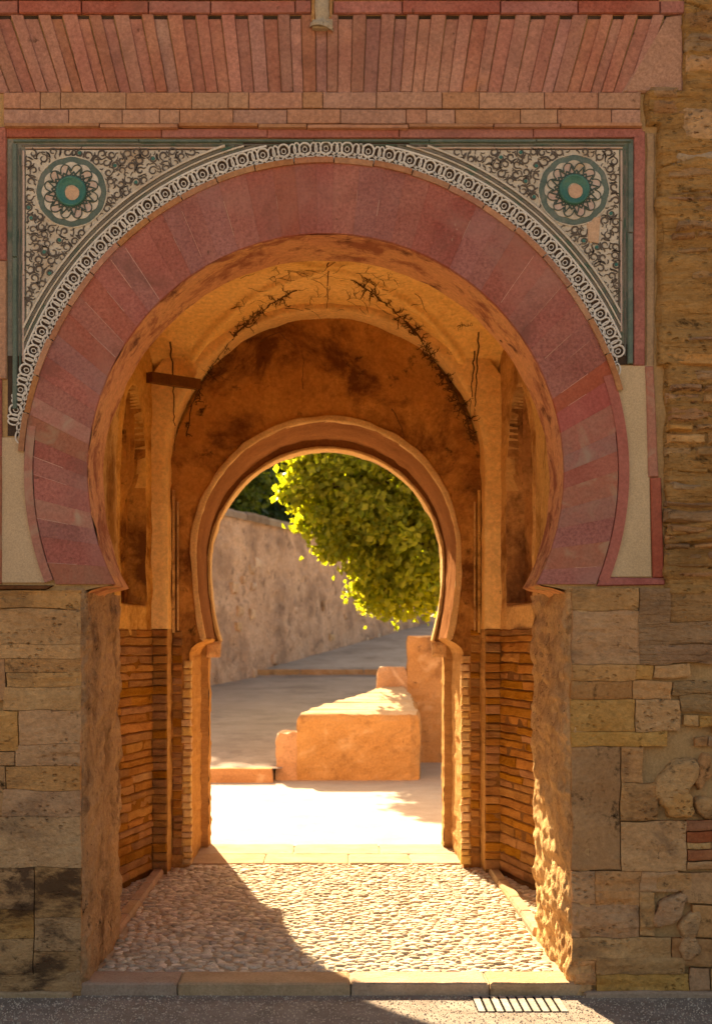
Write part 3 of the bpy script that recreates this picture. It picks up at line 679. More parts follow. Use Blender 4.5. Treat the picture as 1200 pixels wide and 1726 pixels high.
# pale tile ground of the two spandrels
def inside_sp(p, side, mg=0.0):
    x, y = p
    if y < 254 + mg: return False
    if side < 0 and x < 45 + mg: return False
    if side > 0 and x > 1042 - mg: return False
    dx, dy = x - CXP, CYP - y
    if (dx > 0) != (side > 0): return False
    a = math.atan2(dy, dx); q = apt(565 + mg, a); return math.hypot(dx, dy) > math.hypot(q[0] - CXP, q[1] - CYP)
ROS = {-1: (122, 325), 1: (966, 322)}
for s in (-1, 1):
    cur = []
    for i in range(201):
        a = R(90 + s * -1 * (i * 0.42)) if s < 0 else R(90 - i * 0.42)
        a = R(90 + i * 0.42) if s < 0 else R(90 - i * 0.42)
        p = apt(565, a)
        if p[1] >= 254 and (p[0] >= 45 if s < 0 else p[0] <= 1042): cur.append(p)
    poly = [(45, 254)] + cur if s < 0 else [(1042, 254)] + cur
    plate('spandrel_tile', [w2(p) for p in poly], -0.012, -0.003, M['pale'], G)
    # scrolls
    pts = []; tries = 0; rx, ry = ROS[s]
    while tries < 16000:
        tries += 1
        p = (random.uniform(44, 430) if s < 0 else random.uniform(690, 1044), random.uniform(252, 620))
        if not inside_sp(p, s, 3.0) or math.hypot(p[0] - rx, p[1] - ry) < 66: continue
        if s > 0 and 984 < p[0] < 1014 and 366 < p[1] < 412: continue
        if all((p[0] - q[0]) ** 2 + (p[1] - q[1]) ** 2 > 14.0 ** 2 for q in pts): pts.append(p)
    mb = MB(); mg_ = MB()
    for p in pts:
        r = random.uniform(5.2, 6.6); st = random.uniform(0, 6.28); sg = random.choice((-1, 1)); sw = random.uniform(4.8, 6.6)
        c = [(p[0] + (r * (0.45 + 0.55 * min(1, k / 8))) * math.cos(st + sg * sw * k / 14), p[1] + (r * (0.45 + 0.55 * min(1, k / 8))) * math.sin(st + sg * sw * k / 14)) for k in range(15)]
        e = c[-1]; dx, dy = e[0] - c[-2][0], e[1] - c[-2][1]; L = math.hypot(dx, dy) or 1
        ln = random.uniform(4, 9); c += [(e[0] + dx / L * ln * 0.5, e[1] + dy / L * ln * 0.5), (e[0] + dx / L * ln + sg * dy / L * 3, e[1] + dy / L * ln - sg * dx / L * 3)]
        mb.ribbon(c, random.uniform(2.4, 3.2), -0.012, 0.004, False, True)
        if random.random() < 0.16: mg_.ribbon([(p[0] + 1.6 * math.cos(k), p[1] + 1.6 * math.sin(k)) for k in range(6)], 3.2, -0.012, 0.005, True)
        near = sorted(pts, key=lambda q: (q[0] - p[0]) ** 2 + (q[1] - p[1]) ** 2)[1:3]
        for q in near:
            mx_, my_ = (p[0] + q[0]) / 2, (p[1] + q[1]) / 2; ux, uy = -(q[1] - p[1]), q[0] - p[0]; L = math.hypot(ux, uy) or 1; ux /= L; uy /= L
            vx, vy = uy, -ux; kk = random.uniform(4.5, 7.0); bb = random.uniform(-3, 3)
            mb.ribbon([(mx_ + ux * kk * t + vx * bb * (1 - t * t), my_ + uy * kk * t + vy * bb * (1 - t * t)) for t in (-1, -0.5, 0, 0.5, 1)], random.uniform(1.6, 2.4), -0.012, 0.0035, False, True)
    fill = list(pts); tries = 0
    while tries < 14000:
        tries += 1
        p = (random.uniform(44, 430) if s < 0 else random.uniform(690, 1044), random.uniform(252, 620))
        if not inside_sp(p, s, 1.5) or math.hypot(p[0] - rx, p[1] - ry) < 62: continue
        if s > 0 and 984 < p[0] < 1014 and 366 < p[1] < 412: continue
        if all((p[0] - q[0]) ** 2 + (p[1] - q[1]) ** 2 > 8.6 ** 2 for q in fill):
            fill.append(p); a = random.uniform(0, 6.28); k_ = random.uniform(2.6, 4.4)
            mb.ribbon([(p[0] + k_ * t * math.cos(a) - (1 - t * t) * 1.6 * math.sin(a), p[1] + k_ * t * math.sin(a) + (1 - t * t) * 1.6 * math.cos(a)) for t in (-1, -.4, .3, 1)], random.uniform(1.5, 2.3), -0.012, 0.0035, False, True)
    tag(mb.build('arabesque', M['ink'], G), kind='stuff')
    if mg_.V: tag(mg_.build('glaze_dots', M['teal'], G), kind='stuff')
    # rosette
    ro = MB(); n = 48
    def circ(r, n=48, ph=0.0, lob=0.0, kl=12): return [(rx + (r + lob * abs(math.cos(kl / 2 * (2 * math.pi * k / n + ph)))) * math.cos(2 * math.pi * k / n), ry + (r + lob * abs(math.cos(kl / 2 * (2 * math.pi * k / n + ph)))) * math.sin(2 * math.pi * k / n)) for k in range(n)]
    rosette = plate('rosette', [w2(p) for p in circ(57, 72, 0, 2.2)], -0.018, -0.004, M['green'], G)
    mb = MB(); mb.ribbon(circ(59.5, 60), 1.8, -0.012, 0.006, True); mb.build('rosette_rim', M['pale'], rosette)
    plate('rosette_field', [w2(p) for p in circ(46.5, 72, 0, 3.5)], -0.0215, -0.004, M['pale'], rosette)
    for k in range(12):
        a = 2 * math.pi * (k + 0.5) / 12; cx, cy = rx + 35 * math.cos(a), ry + 35 * math.sin(a)
        pe = [(cx + 11 * math.cos(a) * math.cos(t) - 8.6 * math.sin(a) * math.sin(t), cy + 11 * math.sin(a) * math.cos(t) + 8.6 * math.cos(a) * math.sin(t)) for t in [2 * math.pi * q / 18 for q in range(18)]]
        pt_ = plate('petal', [w2(p) for p in pe], -0.0225 - 0.0003 * (k % 3), -0.004, M['pink' if k % 3 else 'pale'], rosette)
        outl_ = MB() if k == 0 else outl_; outl_.ribbon(pe[-5:] + pe[:6], 1.6, -0.0235, 0.0025)
    outl_.build('petal_outline', M['star'], rosette)
    star = MB()
    sp = [(rx + rr * math.cos(2 * math.pi * k / 24 + 0.13), ry + rr * math.sin(2 * math.pi * k / 24 + 0.13)) for k in range(24) for rr in [(40 if k % 2 else 25)]]
    star.ribbon(sp, 4.2, -0.023, 0.004, True)
    sp = [(rx + rr * math.cos(2 * math.pi * k / 24 + 0.39), ry + rr * math.sin(2 * math.pi * k / 24 + 0.39)) for k in range(24) for rr in [(33 if k % 2 else 26)]]
    star.ribbon(sp, 3.4, -0.023, 0.003, True)
    star.build('star', M['star'], rosette)
    # bowl with a rim
    V = []; F = []; prof_b = [(26, -0.022), (25, -0.040), (23.5, -0.043), (21, -0.037), (16, -0.029), (11, -0.026)]
    for (r, yy) in prof_b:
        for k in range(32):
            a = 2 * math.pi * k / 32; q = P(rx + r * math.cos(a), ry + r * math.sin(a), 0); q.y = yy; V.append(q)
    for j in range(len(prof_b) - 1):
        for k in range(32): F.append((j * 32 + k, j * 32 + (k + 1) % 32, (j + 1) * 32 + (k + 1) % 32, (j + 1) * 32 + k))
    fixn(mesh('bowl', V, F, M['teal'], rosette, True))
    plate('boss', [w2((rx + 2 + 12 * math.cos(2 * math.pi * k / 24), ry + 3 + 12 * math.sin(2 * math.pi * k / 24))) for k in range(24)], -0.030, -0.002, M['salmon'], rosette)
piece('plaster_patch', [P(989, 410, 0), P(1008, 412, 0), P(1012, 366, 0), P(987, 368, 0)], FN, M['salmon'], G, 0.018, 0.006, 0.002, 12, 0.02, 0.006, back=0.0)

# plain panels under the lace, red strips and frame
def arcx(Rp, y, side): a = math.asin((CYP - y) / Rp); return CXP + side * Rp * math.cos(a) * 1.0
ptsR = [(1090, 617), (1096, 972)] + [(arcx(507, 972 - (972 - 617) * i / 20, 1), 972 - (972 - 617) * i / 20) for i in range(21)]
plate('plain_panel', [w2(p) for p in ptsR], -0.010, 0.004, M['beige'], G)
ptsL = [(-2, 738), (-2, 982)] + [(arcx(504, 982 - (982 - 738) * i / 20, -1), 982 - (982 - 738) * i / 20) for i in range(21)]
plate('plain_panel', [w2(p) for p in ptsL], -0.010, 0.004, M['beige'], G)
piece('red_strip', fq(1066, 222, 1086, 617, 0.3), FN, M['red'], G, 0.020, 0.006, 0.002, 8, 0.15, 0.003, back=0.0)
piece('red_strip', [P(1091, 805, 0), P(1108, 805, 0), P(1100, 617.5, 0), P(1086, 617.5, 0)], FN, M['redworn'], G, 0.020, 0.006, 0.002, 8, 0.15, 0.003, back=0.0)
piece('red_strip', [P(1099, 974, 0), P(1118, 974, 0), P(1112, 806, 0), P(1094, 806, 0)], FN, M['red2'], G, 0.022, 0.006, 0.002, 8, 0.15, 0.003, back=0.0)
piece('red_strip', [P(1004, 988, 0), P(1119, 986, 0), P(1119, 974.5, 0), P(1010, 973, 0)], FN, M['red2'], G, 0.023, 0.006, 0.002, 8, 0.1, 0.003, back=0.0)
piece('pale_strip', fq(1088, 225, 1102, 800, 0.3), FN, M['mortar'], G, 0.012, 0.006, 0.004, 8, 0.1, 0.006, back=0.0, mx=30)
for y0, y1, m in ((215, 440, 'red'), (440, 640, 'band'), (640, 770, 'red'), (770, 984, 'redworn')):
    piece('red_strip', fq(-60, y0, 5 if y0 > 600 else 13, y1, 0.3), FN, M[m], G, 0.020, 0.006, 0.002, 8, 0.15, 0.003, back=0.0)
piece('timber_strip', [P(-60, 994, 0), P(80, 994, 0), P(92, 987, 0), P(-60, 985, 0)], FN, M['wood'], G, 0.035, 0.006, 0.003, 8, 0.1, 0.003)

# upper mouldings
bar('cornice_strip', 12, 218, 1082, 234, 0.018, 'red', 190, 1.0)
bar('cornice_moulding', 10, 212, 1080, 220, 0.045, 'mould', 120, 2.0)
# two courses of fawn brick
for y0, y1 in ((158, 186), (187, 212)):
    x = 8
    while x < 1075:
        w = random.choice((34, 48, 62, 90, 110)); x1 = min(1078, x + w)
        if 1078 - x1 < 22: x1 = 1078
        piece('fawn_brick', fq(x, y0, x1, y1, 0.5), FN, M['band'], G, 0.028 + random.uniform(-0.004, 0.004), 0.003, 0.002, 9, 0.1, 0.002, back=0.01, mx=3, ed=0.15)
        x = x1
# lintel of slanted brick slats
xs = -70; i = 0
def lean(x): return (556 - x) * 0.085
while xs < 1128:
    w = random.uniform(19, 26); x0, x1 = xs, xs + w
    rec = i % 2 == 1
    ytop = 33.5 if rec else 27
    b0, b1 = x0 + lean(x0) * 0.95, x1 + lean(x1) * 0.95
    piece('lintel_slat', [P(b0 + 0.5, 157.5, 0), P(b1 - 0.5, 157.5, 0), P(x1 - 0.5, ytop, 0), P(x0 + 0.5, ytop, 0)], FN, M['plank'], G, (0.009 if rec else 0.021) + random.uniform(-0.002, 0.003), 0.003, 0.002, 7, 0.12, 0.0025, back=0.01, mx=4, ed=0.2)
    if rec: piece('slot_shade', [P(x0 + 0.3, 33.2, 0), P(x1 - 0.3, 33.2, 0), P(x1 - 0.3, 27, 0), P(x0 + 0.3, 27, 0)], FN, M['ground_d'], G, 0.003, 0.002, 0.0, 7, 0.2, 0, back=0.0, mx=1)  # dark plate paints the shade of a deep slot; none is cut
    xs = x1; i += 1
piece('lintel_end', [P(1046, 157.5, 0), P(1150, 157.5, 0), P(1148, 26, 0), P(1122, 30, 0)], FN, M['band'], G, 0.022, 0.01, 0.006, 7, 0.08, 0.006)
xq = -70
while xq < 1150:
    w = random.uniform(90, 170); x1 = min(1152, xq + w)
    if xq < 525 < x1: x1 = 525
    elif 525 <= xq < 560: xq = 562; x1 = xq + w
    piece('lintel_band', fq(xq, 4, x1, 26.5, 0.3), FN, M['red'], G, 0.030 + random.uniform(-0.003, 0.003), 0.005, 0.002, 7, 0.12, 0.002, back=0.01)
    xq = x1 + 0.1
for x0, x1 in ((-60, 90), (92, 250), (252, 440), (442, 523), (563, 660), (662, 800), (802, 960), (962, 1110)):
    piece('upper_ledge', fq(x0, -40, x1, 2 + random.uniform(-1, 1), 0.3), FN, M['mould'], G, 0.045, 0.006, 0.003, 7, 0.1, 0.003, back=0.01)
# worn grey stone pendant over the middle of the lintel
def pf(u, v):
    z0 = P(0, 54, 0).z; z1 = P(0, -40, 0).z; z = z0 + (z1 - z0) * v; a = math.pi * u
    r = 0.038 + 0.022 * sm((0.16 - v) / 0.1) + 0.01 * sm((v - 0.8) / 0.2)
    return (P(543, 0, 0).x - r * math.cos(a) * 1.1, 0.0 - 0.02 - r * 1.1 * math.sin(a), z + (0.012 * math.cos(a) if v < 0.1 else 0))
pend = sheet('stone_pendant', pf, 16, 30, M['greystone'], G, lambda p, u, v: 0.008 * fbm(p, 14, 2)); 
mbp = MB(); c = P(543, 54, 0); mbp.box(c.x - 0.055, c.x + 0.06, -0.05, 0.0, c.z, c.z + 0.05); mbp.build('pendant_foot', M['greystone'], G)
piece('pendant_socket', fq(524, -40, 532, 40, 0.2), FN, M['stone'], G, 0.035, 0.006, 0.003, 9, 0.05, 0.003)
piece('pendant_socket', fq(554, -40, 561, 34, 0.2), FN, M['stone_dark'], G, 0.028, 0.006, 0.003, 9, 0.05, 0.003)

# ---- right hand wall: rough rammed earth with courses
def rw(u, v):
    px, py = 1080 + 520 * u * (0.35 + 0.65 * u), 1000 - 1100 * v; p = P(px, py, 0)
    e = 1144 if py < 157 else (1084 if py < 214 else (1104 if py < 617 else 1117)); e += 5 * nz((0, 0, py / 40), 1, 4)
    return (p.x, 0.004 - 0.054 * sm((px - e) / 9), p.z)
def rwd(p, u, v):
    q = (p.x + 0.15 * nz(p, 3, 2), 0, p.z + 0.05 * nz(p, 4, 6))
    L = 0.020 * nz((q[0] * 0.9, 0, q[2] * 7), 1.0, 3) + 0.020 * fbm((q[0], 0, q[2] * 2.2), 3.5, 8) + 0.010 * nz((q[0] * 3, 0, q[2] * 26), 1, 5)
    c = abs(nz((q[0] * 1.6, 0, q[2] * 11), 1.0, 13)); g = nz((p.x, 0, p.z), 2.1, 31)
    if p.y > -0.02: return 0.0
    if c < 0.07 and g > -0.05: L -= 0.045 * (1 - c / 0.07) * min(1, (g + 0.05) * 5)
    return L
sheet('rammed_wall', rw, 150, 420, M['tapial'], G, rwd)
def lw(u, v): p = P(-560 + 496 * u, 1000 - 1100 * v, 0); return (p.x, -0.050, p.z)
sheet('rammed_wall', lw, 50, 90, M['tapial'], G, rwd)
y = 596
while y < 978:
    h = random.uniform(11, 25) if y > 690 else random.uniform(15, 30); x = 1116 + random.uniform(-2, 6)
    while x < 1420:
        w = random.uniform(40, 110); m = M['tapial'] if random.random() < 0.75 else M['stone']
        piece('earth_course', fq(x, y, x + w, min(980, y + h), 1.8), FN, m, G, random.uniform(0.055, 0.090), 0.014, 0.012, 8, 0.035, 0.02, back=0.01, mx=10, chip=0.03, lay=0.02, res2=0.016); x += w
    y += h
y = 24
while y < 594:
    h = random.uniform(9, 20); e = 1150 if y < 150 else (1096 if y < 210 else 1112)
    if random.random() < 0.5:
        x = e + random.uniform(0, 60)
        while x < 1300:
            w = random.uniform(30, 90)
            if random.random() < 0.6: piece('earth_course', fq(x, y, x + w, y + h, 0.8), FN, M['tapial'], G, random.uniform(0.052, 0.075), 0.012, 0.012, 8, 0.03, 0.02, back=0.01, mx=8, chip=0.03, lay=0.02, res2=0.016)
            x += w
    y += h
for (x0, y0, x1, y1, m) in ((1142, 182, 1215, 248, 'stone'), (1150, 20, 1215, 60, 'tapial'), (1148, 62, 1215, 96, 'tapial'), (1150, 98, 1215, 128, 'stone'), (1128, 258, 1215, 282, 'greystone'), (1090, 150, 1140, 172, 'tapial'), (1100, 174, 1140, 200, 'tapial')):
    piece('rubble_stone', fq(x0, y0, x1, y1, 1.5), FN, M[m], G, random.uniform(0.058, 0.075), 0.03, 0.012, 7, 0.03, 0.016, back=0.01, mx=14, chip=0.02, ed=0.3)

# ---- right pier stones (photograph rectangles)
RS = [(946, 992, 1072, 1028, 'stone'), (948, 1029, 1074, 1120, 'stone'), (948, 1121, 1068, 1147, 'stone'), (948, 1148, 1062, 1178, 'stone_dark'), (950, 1179, 1067, 1232, 'stone_yel'), (950, 1233, 1120, 1257, 'stone_yel'), (952, 1258, 1042, 1464, 'stone_dark'),
      (1074, 992, 1125, 1120, 'tapial'), (1069, 1121, 1096, 1146, 'stone'), (1064, 1148, 1130, 1178, 'stone'), (1069, 1179, 1142, 1232, 'stone_yel'), (1044, 1258, 1080, 1317, 'stone_yel'), (1044, 1318, 1105, 1381, 'stone'), (1044, 1384, 1152, 1466, 'stone_yel'),
      (958, 1467, 1000, 1520, 'stone'), (1001, 1467, 1076, 1525, 'stone_yel'), (1077, 1467, 1140, 1502, 'stone'), (960, 1521, 1075, 1578, 'stone'), (1077, 1503, 1100, 1576, 'stone'), (962, 1579, 1128, 1618, 'stone_yel'), (966, 1619, 1002, 1656, 'stone_yel'), (1003, 1612, 1150, 1640, 'stone'), (1003, 1641, 1158, 1668, 'stone_yel'), (1160, 1630, 1192, 1668, 'stone_dark'),
      (1126, 992, 1230, 1048, 'tapial'), (1098, 1049, 1260, 1085, 'tapial'), (1098, 1086, 1260, 1118, 'tapial'), (1098, 1121, 1160, 1142, 'stone'), (1132, 1148, 1260, 1170, 'tapial'), (1144, 1171, 1260, 1200, 'tapial'), (1148, 1206, 1172, 1222, 'stone_yel'), (1168, 1241, 1190, 1257, 'stone_yel'), (1174, 1206, 1196, 1224, 'stone_yel'), (1192, 1242, 1230, 1258, 'stone'), (1198, 1210, 1250, 1236, 'stone'),
      (1152, 1382, 1230, 1398, 'brick'), (1154, 1400, 1230, 1416, 'brick'), (1154, 1417, 1192, 1427, 'stone_yel'), (1154, 1429, 1230, 1448, 'brick'), (1154, 1451, 1230, 1464, 'stone'), (1104, 1470, 1160, 1500, 'stone'), (1146, 1470, 1230, 1520, 'stone_dark'), (1130, 1580, 1230, 1626, 'stone_dark'), (1194, 1630, 1260, 1668, 'stone'), (1162, 1524, 1230, 1576, 'stone_dark')]
x = 1232; random.seed(21)
for r_ in range(14):
    y0 = 1000 + r_ * 48
    xx = 1232 + random.uniform(0, 30) if y0 > 1200 else 1262
    while xx < 1700:
        w = random.uniform(60, 150); RS.append((xx, y0, xx + w, y0 + 47, random.choice(('stone', 'tapial', 'stone', 'stone_yel')))); xx += w
for (x0, y0, x1, y1, m) in RS:
    x0 = max(x0, 961)
    d = min(x1 - x0, y1 - y0)
    piece('stone', fq(x0, y0, x1, y1, -0.05), FN, M[m], G, random.uniform(0.044, 0.051), 0.007 + 0.0001 * d, 0.011, 7, 0.03, 0.012, back=0.01, mx=16, chip=0.006, ed=0.07, wf=7.0, seed=5.0, lay=random.choice((0.006, 0.014, 0.026)), res2=0.014)
# rounded rubble: two leaning oval stones and smaller ones
def oval(cx, cy, rx, ry, rot, m, proud=0.05, seed=0):
    V = []; F = []; nr, na = 8, 28; c, s_ = math.cos(rot), math.sin(rot)
    for i in range(nr + 1):
        t = i / nr
        for j in range(na):
            a = 2 * math.pi * j / na; k = 1 + 0.30 * nz((math.cos(a), math.sin(a), seed), 1.7, seed)
            ex, ey = rx * t * k * math.cos(a), ry * t * k * math.sin(a)
            q = P(cx + ex * c - ey * s_, cy + ex * s_ + ey * c, 0); q.y = -0.042 * (t < 1) - (proud * 0.5) * math.sqrt(max(0, 1 - t ** 3.5)) + 0.012 * fbm(q, 9, seed) + (0.01 if i == nr else 0); V.append(q)
    for i in range(nr):
        for j in range(na): F.append((i * na + j, i * na + (j + 1) % na, (i + 1) * na + (j + 1) % na, (i + 1) * na + j))
    o = mesh('stone', V, F, m, G, True); return fixn(o)
oval(1136, 1318, 50, 30, R(-50), M['stone_yel'], 0.055, 2); oval(1141, 1356, 30, 24, 0.2, M['stone_yel'], 0.07, 4); oval(1188, 1360, 26, 20, 0.5, M['stone'], 0.05, 6)
oval(1126, 1532, 34, 22, R(-40), M['stone'], 0.035, 8); oval(1160, 1558, 18, 28, 0.5, M['stone'], 0.03, 9); oval(1158, 1596, 18, 22, 0.1, M['stone'], 0.03, 11); oval(1180, 1300, 16, 30, 0.3, M['stone_dark'], 0.03, 13)
# ---- left pier stones
LS = [(-60, 996, 150, 1026, 'stone'), (-60, 1028, 148, 1086, 'stone'), (-60, 1087, 146, 1110, 'stone'), (12, 1111, 146, 1132, 'stone'), (14, 1133, 146, 1156, 'stone'), (10, 1157, 144, 1196, 'stone_yel'), (-60, 1111, 11, 1180, 'stone_dark'), (-60, 1198, 34, 1264, 'stone'), (36, 1197, 148, 1254, 'stone_yel'), (30, 1255, 150, 1290, 'stone_yel'), (-60, 1266, 28, 1288, 'stone'), (-60, 1290, 12, 1372, 'stone_dark'), (14, 1291, 150, 1330, 'stone'), (8, 1331, 150, 1374, 'stone'), (-60, 1375, 148, 1460, 'stone'), (-60, 1461, 60, 1530, 'stone_low'), (62, 1461, 144, 1545, 'stone_low'), (-60, 1531, 60, 1580, 'stone_low'), (62, 1546, 150, 1600, 'stone_low'), (-60, 1581, 60, 1640, 'stone_low'), (62, 1601, 152, 1648, 'stone_low'), (-60, 1641, 148, 1676, 'stone_low')]
for r_ in range(14):
    y0 = 1000 + r_ * 48; xx = -61
    while xx > -600:
        w = random.uniform(60, 150); LS.append((xx - w, y0, xx, y0 + 47, random.choice(('stone', 'tapial', 'stone', 'stone_yel')))); xx -= w
for (x0, y0, x1, y1, m) in LS:
    x1 = min(x1, 139)
    piece('stone', fq(x0, y0, x1, y1, -0.15), FN, M[m], G, random.uniform(0.0450, 0.0475), 0.002, 0.010, 5, 0.035, 0.012, back=0.01, mx=16, chip=0.002, ed=0.02, seed=5.0, lay=random.choice((0.004, 0.012, 0.022)) if y1 < 1330 else 0.008, res2=0.014)

# ================================================================== PASSAGE FLOOR
floor = box('passage_floor', -2.25, 2.25, 0.02, YE, -0.3, -0.016, M['bed']); tag(floor, kind='structure')
random.seed(5)
tmpl = []
for k in range(6):
    V = []; rings = ((1.0, 0.0), (0.94, 0.55), (0.62, 0.92)); na = 8; sd = random.uniform(0, 50)
    for (rr, hh) in rings:
        for j in range(na):
            a = 2 * math.pi * j / na; kk = rr * (1 + 0.22 * nz((math.cos(a), math.sin(a), 0), 1.2, sd)); V.append(Vector((kk * math.cos(a), kk * math.sin(a), hh)))
    V.append(Vector((0.05, 0, 1.0)))
    F = [(i * na + j, i * na + (j + 1) % na, (i + 1) * na + (j + 1) % na, (i + 1) * na + j) for i in range(2) for j in range(na)] + [(2 * na + j, 2 * na + (j + 1) % na, 3 * na) for j in range(na)]
    me = bpy.data.meshes.new('cobble'); me.from_pydata([tuple(v) for v in V], [], F); me.polygons.foreach_set('use_smooth', [True] * len(me.polygons)); me.materials.append(M['cobble']); me.update(); tmpl.append((me, V, F))
spots = []
y = 0.30; row = 0
while y < 4.36:
    st = random.uniform(0.048, 0.062); x = -2.0 + (0.04 if row % 2 else 0)
    while x < 2.0:
        if not (1.36 < abs(x) < 1.47) and abs(x) < xw(max(1.3, y)) and (y > 1.3 or abs(x) < 1.33): spots.append((x + random.uniform(-0.016, 0.016), y + random.uniform(-0.016, 0.016), random.choice((1, 1, 1.25, 0.75)) * random.uniform(0.026, 0.042), random.uniform(0.020, 0.031), random.gauss(0, 0.6), random.uniform(0.008, 0.020)))
        x += random.uniform(0.052, 0.084)
    y += st; row += 1
spots.sort(key=lambda s: s[1])
BV = []; BF = []
near = [s for s in spots if abs(s[0]) < 1.36]
near_set = set(id(s) for s in near[:300])
for s in spots:
    me, V, F = random.choice(tmpl)
    if id(s) in near_set:
        o = bpy.data.objects.new('cobble', me); o.location = (s[0], s[1], -0.018); o.scale = (s[2], s[3], s[5]); o.rotation_euler = (random.uniform(-.15, .15), random.uniform(-.15, .15), s[4]); link(o, floor)
    else:
        b = len(BV); ca, sa = math.cos(s[4]), math.sin(s[4])
        for v in V: BV.append((s[0] + v.x * s[2] * ca - v.y * s[3] * sa, s[1] + v.x * s[2] * sa + v.y * s[3] * ca, -0.018 + v.z * s[5]))
        BF += [tuple(b + q for q in f) for f in F]
tag(mesh('cobbles_far', BV, BF, M['cobble'], floor, True), kind='stuff')
print('cobbles', len(spots))
UP = Vector((0, 0, 1))
def flag(name, x0, x1, y0, y1, z, m, parent, proud=0.01, amp=0.004, gap=0.005, **k):
    return piece(name, [(x0 + gap, y0 + gap, z), (x1 - gap, y0 + gap, z), (x1 - gap, y1 - gap, z), (x0 + gap, y1 - gap, z)], UP, M[m], parent, proud, 0.015, amp, 5, 0.09, 0.006, mx=12, **k)
step = box('threshold_step', -1.40, 1.44, 0.0, 0.3, -0.3, -0.03, M['bed']); tag(step, kind='structure')
for x0, x1 in ((-1.42, -0.84), (-0.84, 0.14), (0.14, 0.92), (0.92, 1.45)):
    flag('step_stone', x0, x1, -0.035, 0.27, -0.02, 'flag', step, 0.020, 0.005, back=0.2)
for x0, x1 in ((-2.6, -1.42), (1.45, 2.7)):
    flag('step_stone', x0, x1, -0.09, 0.02, -0.06, 'flag', step, 0.02, 0.008, back=0.15)
for x0, x1, y0, y1 in ((-1.2, -0.55, 4.4, 4.95), (-0.55, 0.2, 4.4, 4.95), (0.2, 0.75, 4.4, 4.95), (0.75, 1.2, 4.4, 4.95), (-1.2, -0.3, 4.95, 5.6), (-0.3, 0.5, 4.95, 5.6), (0.5, 1.2, 4.95, 5.6)):
    flag('flagstone', x0, x1, y0, y1, -0.012, 'flag', floor, 0.012, 0.004, back=0.02)
for s in (-1, 1):
    k = tag(empty('kerb', (s * 1.41, 1.4, 0)), 'low stone kerb edging the %s side of the cobbled passage' % ('shaded left' if s < 0 else 'sunlit right'), 'kerb', 'kerbs edging the cobbled passage')
    y = 1.36
    while y < 4.1:
        L = random.uniform(0.5, 0.75); y1 = min(4.15, y + L)
        o = piece('kerb_stone', [(-0.045, y - 1.4 + 0.004, -0.02), (0.045, y - 1.4 + 0.004, -0.02), (0.045, y1 - 1.4 - 0.004, -0.02), (-0.045, y1 - 1.4 - 0.004, -0.02)], UP, M['flag'], k, 0.055, 0.012, 0.004, 8, 0.05, 0.004, back=0.02, mx=12)
        y = y1

# drain grate in the road by the step
dg = empty('drain_grate', (1.06, -0.23, ZR - 0.010)); tag(dg, 'cast iron slotted drain grate in road below the threshold step', 'drain')
mb = MB(); mb.box(-0.26, 0.26, 0.165, 0.18, 0.0, 0.0125); mb.build('grate_frame', M['iron'], dg)
box('grate_pit_shade', -0.245, 0.245, -0.164, 0.164, 0.0085, 0.0125, M['pit_shade'], dg)  # flush plate, blackened to stand for shade in a pit not sunk
mb = MB(); mb.box(-0.0175, 0.0175, -0.1645, 0.1645, 0.002, 0.017); b0 = mb.build('grate_bar', M['bar'], dg)
for i in range(10):
    o = b0 if i == 0 else bpy.data.objects.new('grate_bar', b0.data)
    if i: link(o, dg)
    o.location = (-0.222 + i * 0.0495, 0, 0)
# grit on the road
GV = []; GF = []
for i in range(9000):
    x = random.uniform(-2.6, 2.8); y = -random.uniform(0.02, 1) ** 1.0 * 1.1; r = random.uniform(0.003, 0.0075) * (1.5 if random.random() < 0.06 else 1)
    if 0.8 < x < 1.32 and -0.41 < y < -0.04 and random.random() < 0.9: continue
    b = len(GV); a = random.uniform(0, 6.28)
    for k in range(4): GV.append((x + r * math.cos(a + k * 1.57) * random.uniform(.7, 1.2), y + r * math.sin(a + k * 1.57) * random.uniform(.7, 1.2), ZR - 0.001))
    GV.append((x + random.uniform(-.3, .3) * r, y + random.uniform(-.3, .3) * r, ZR + r * 0.9))
    GF += [(b + k, b + (k + 1) % 4, b + 4) for k in range(4)]
tag(mesh('road_grit', GV, GF, M['grit']), 'loose pale grit scattered on the dark road', 'grit', kind='stuff')

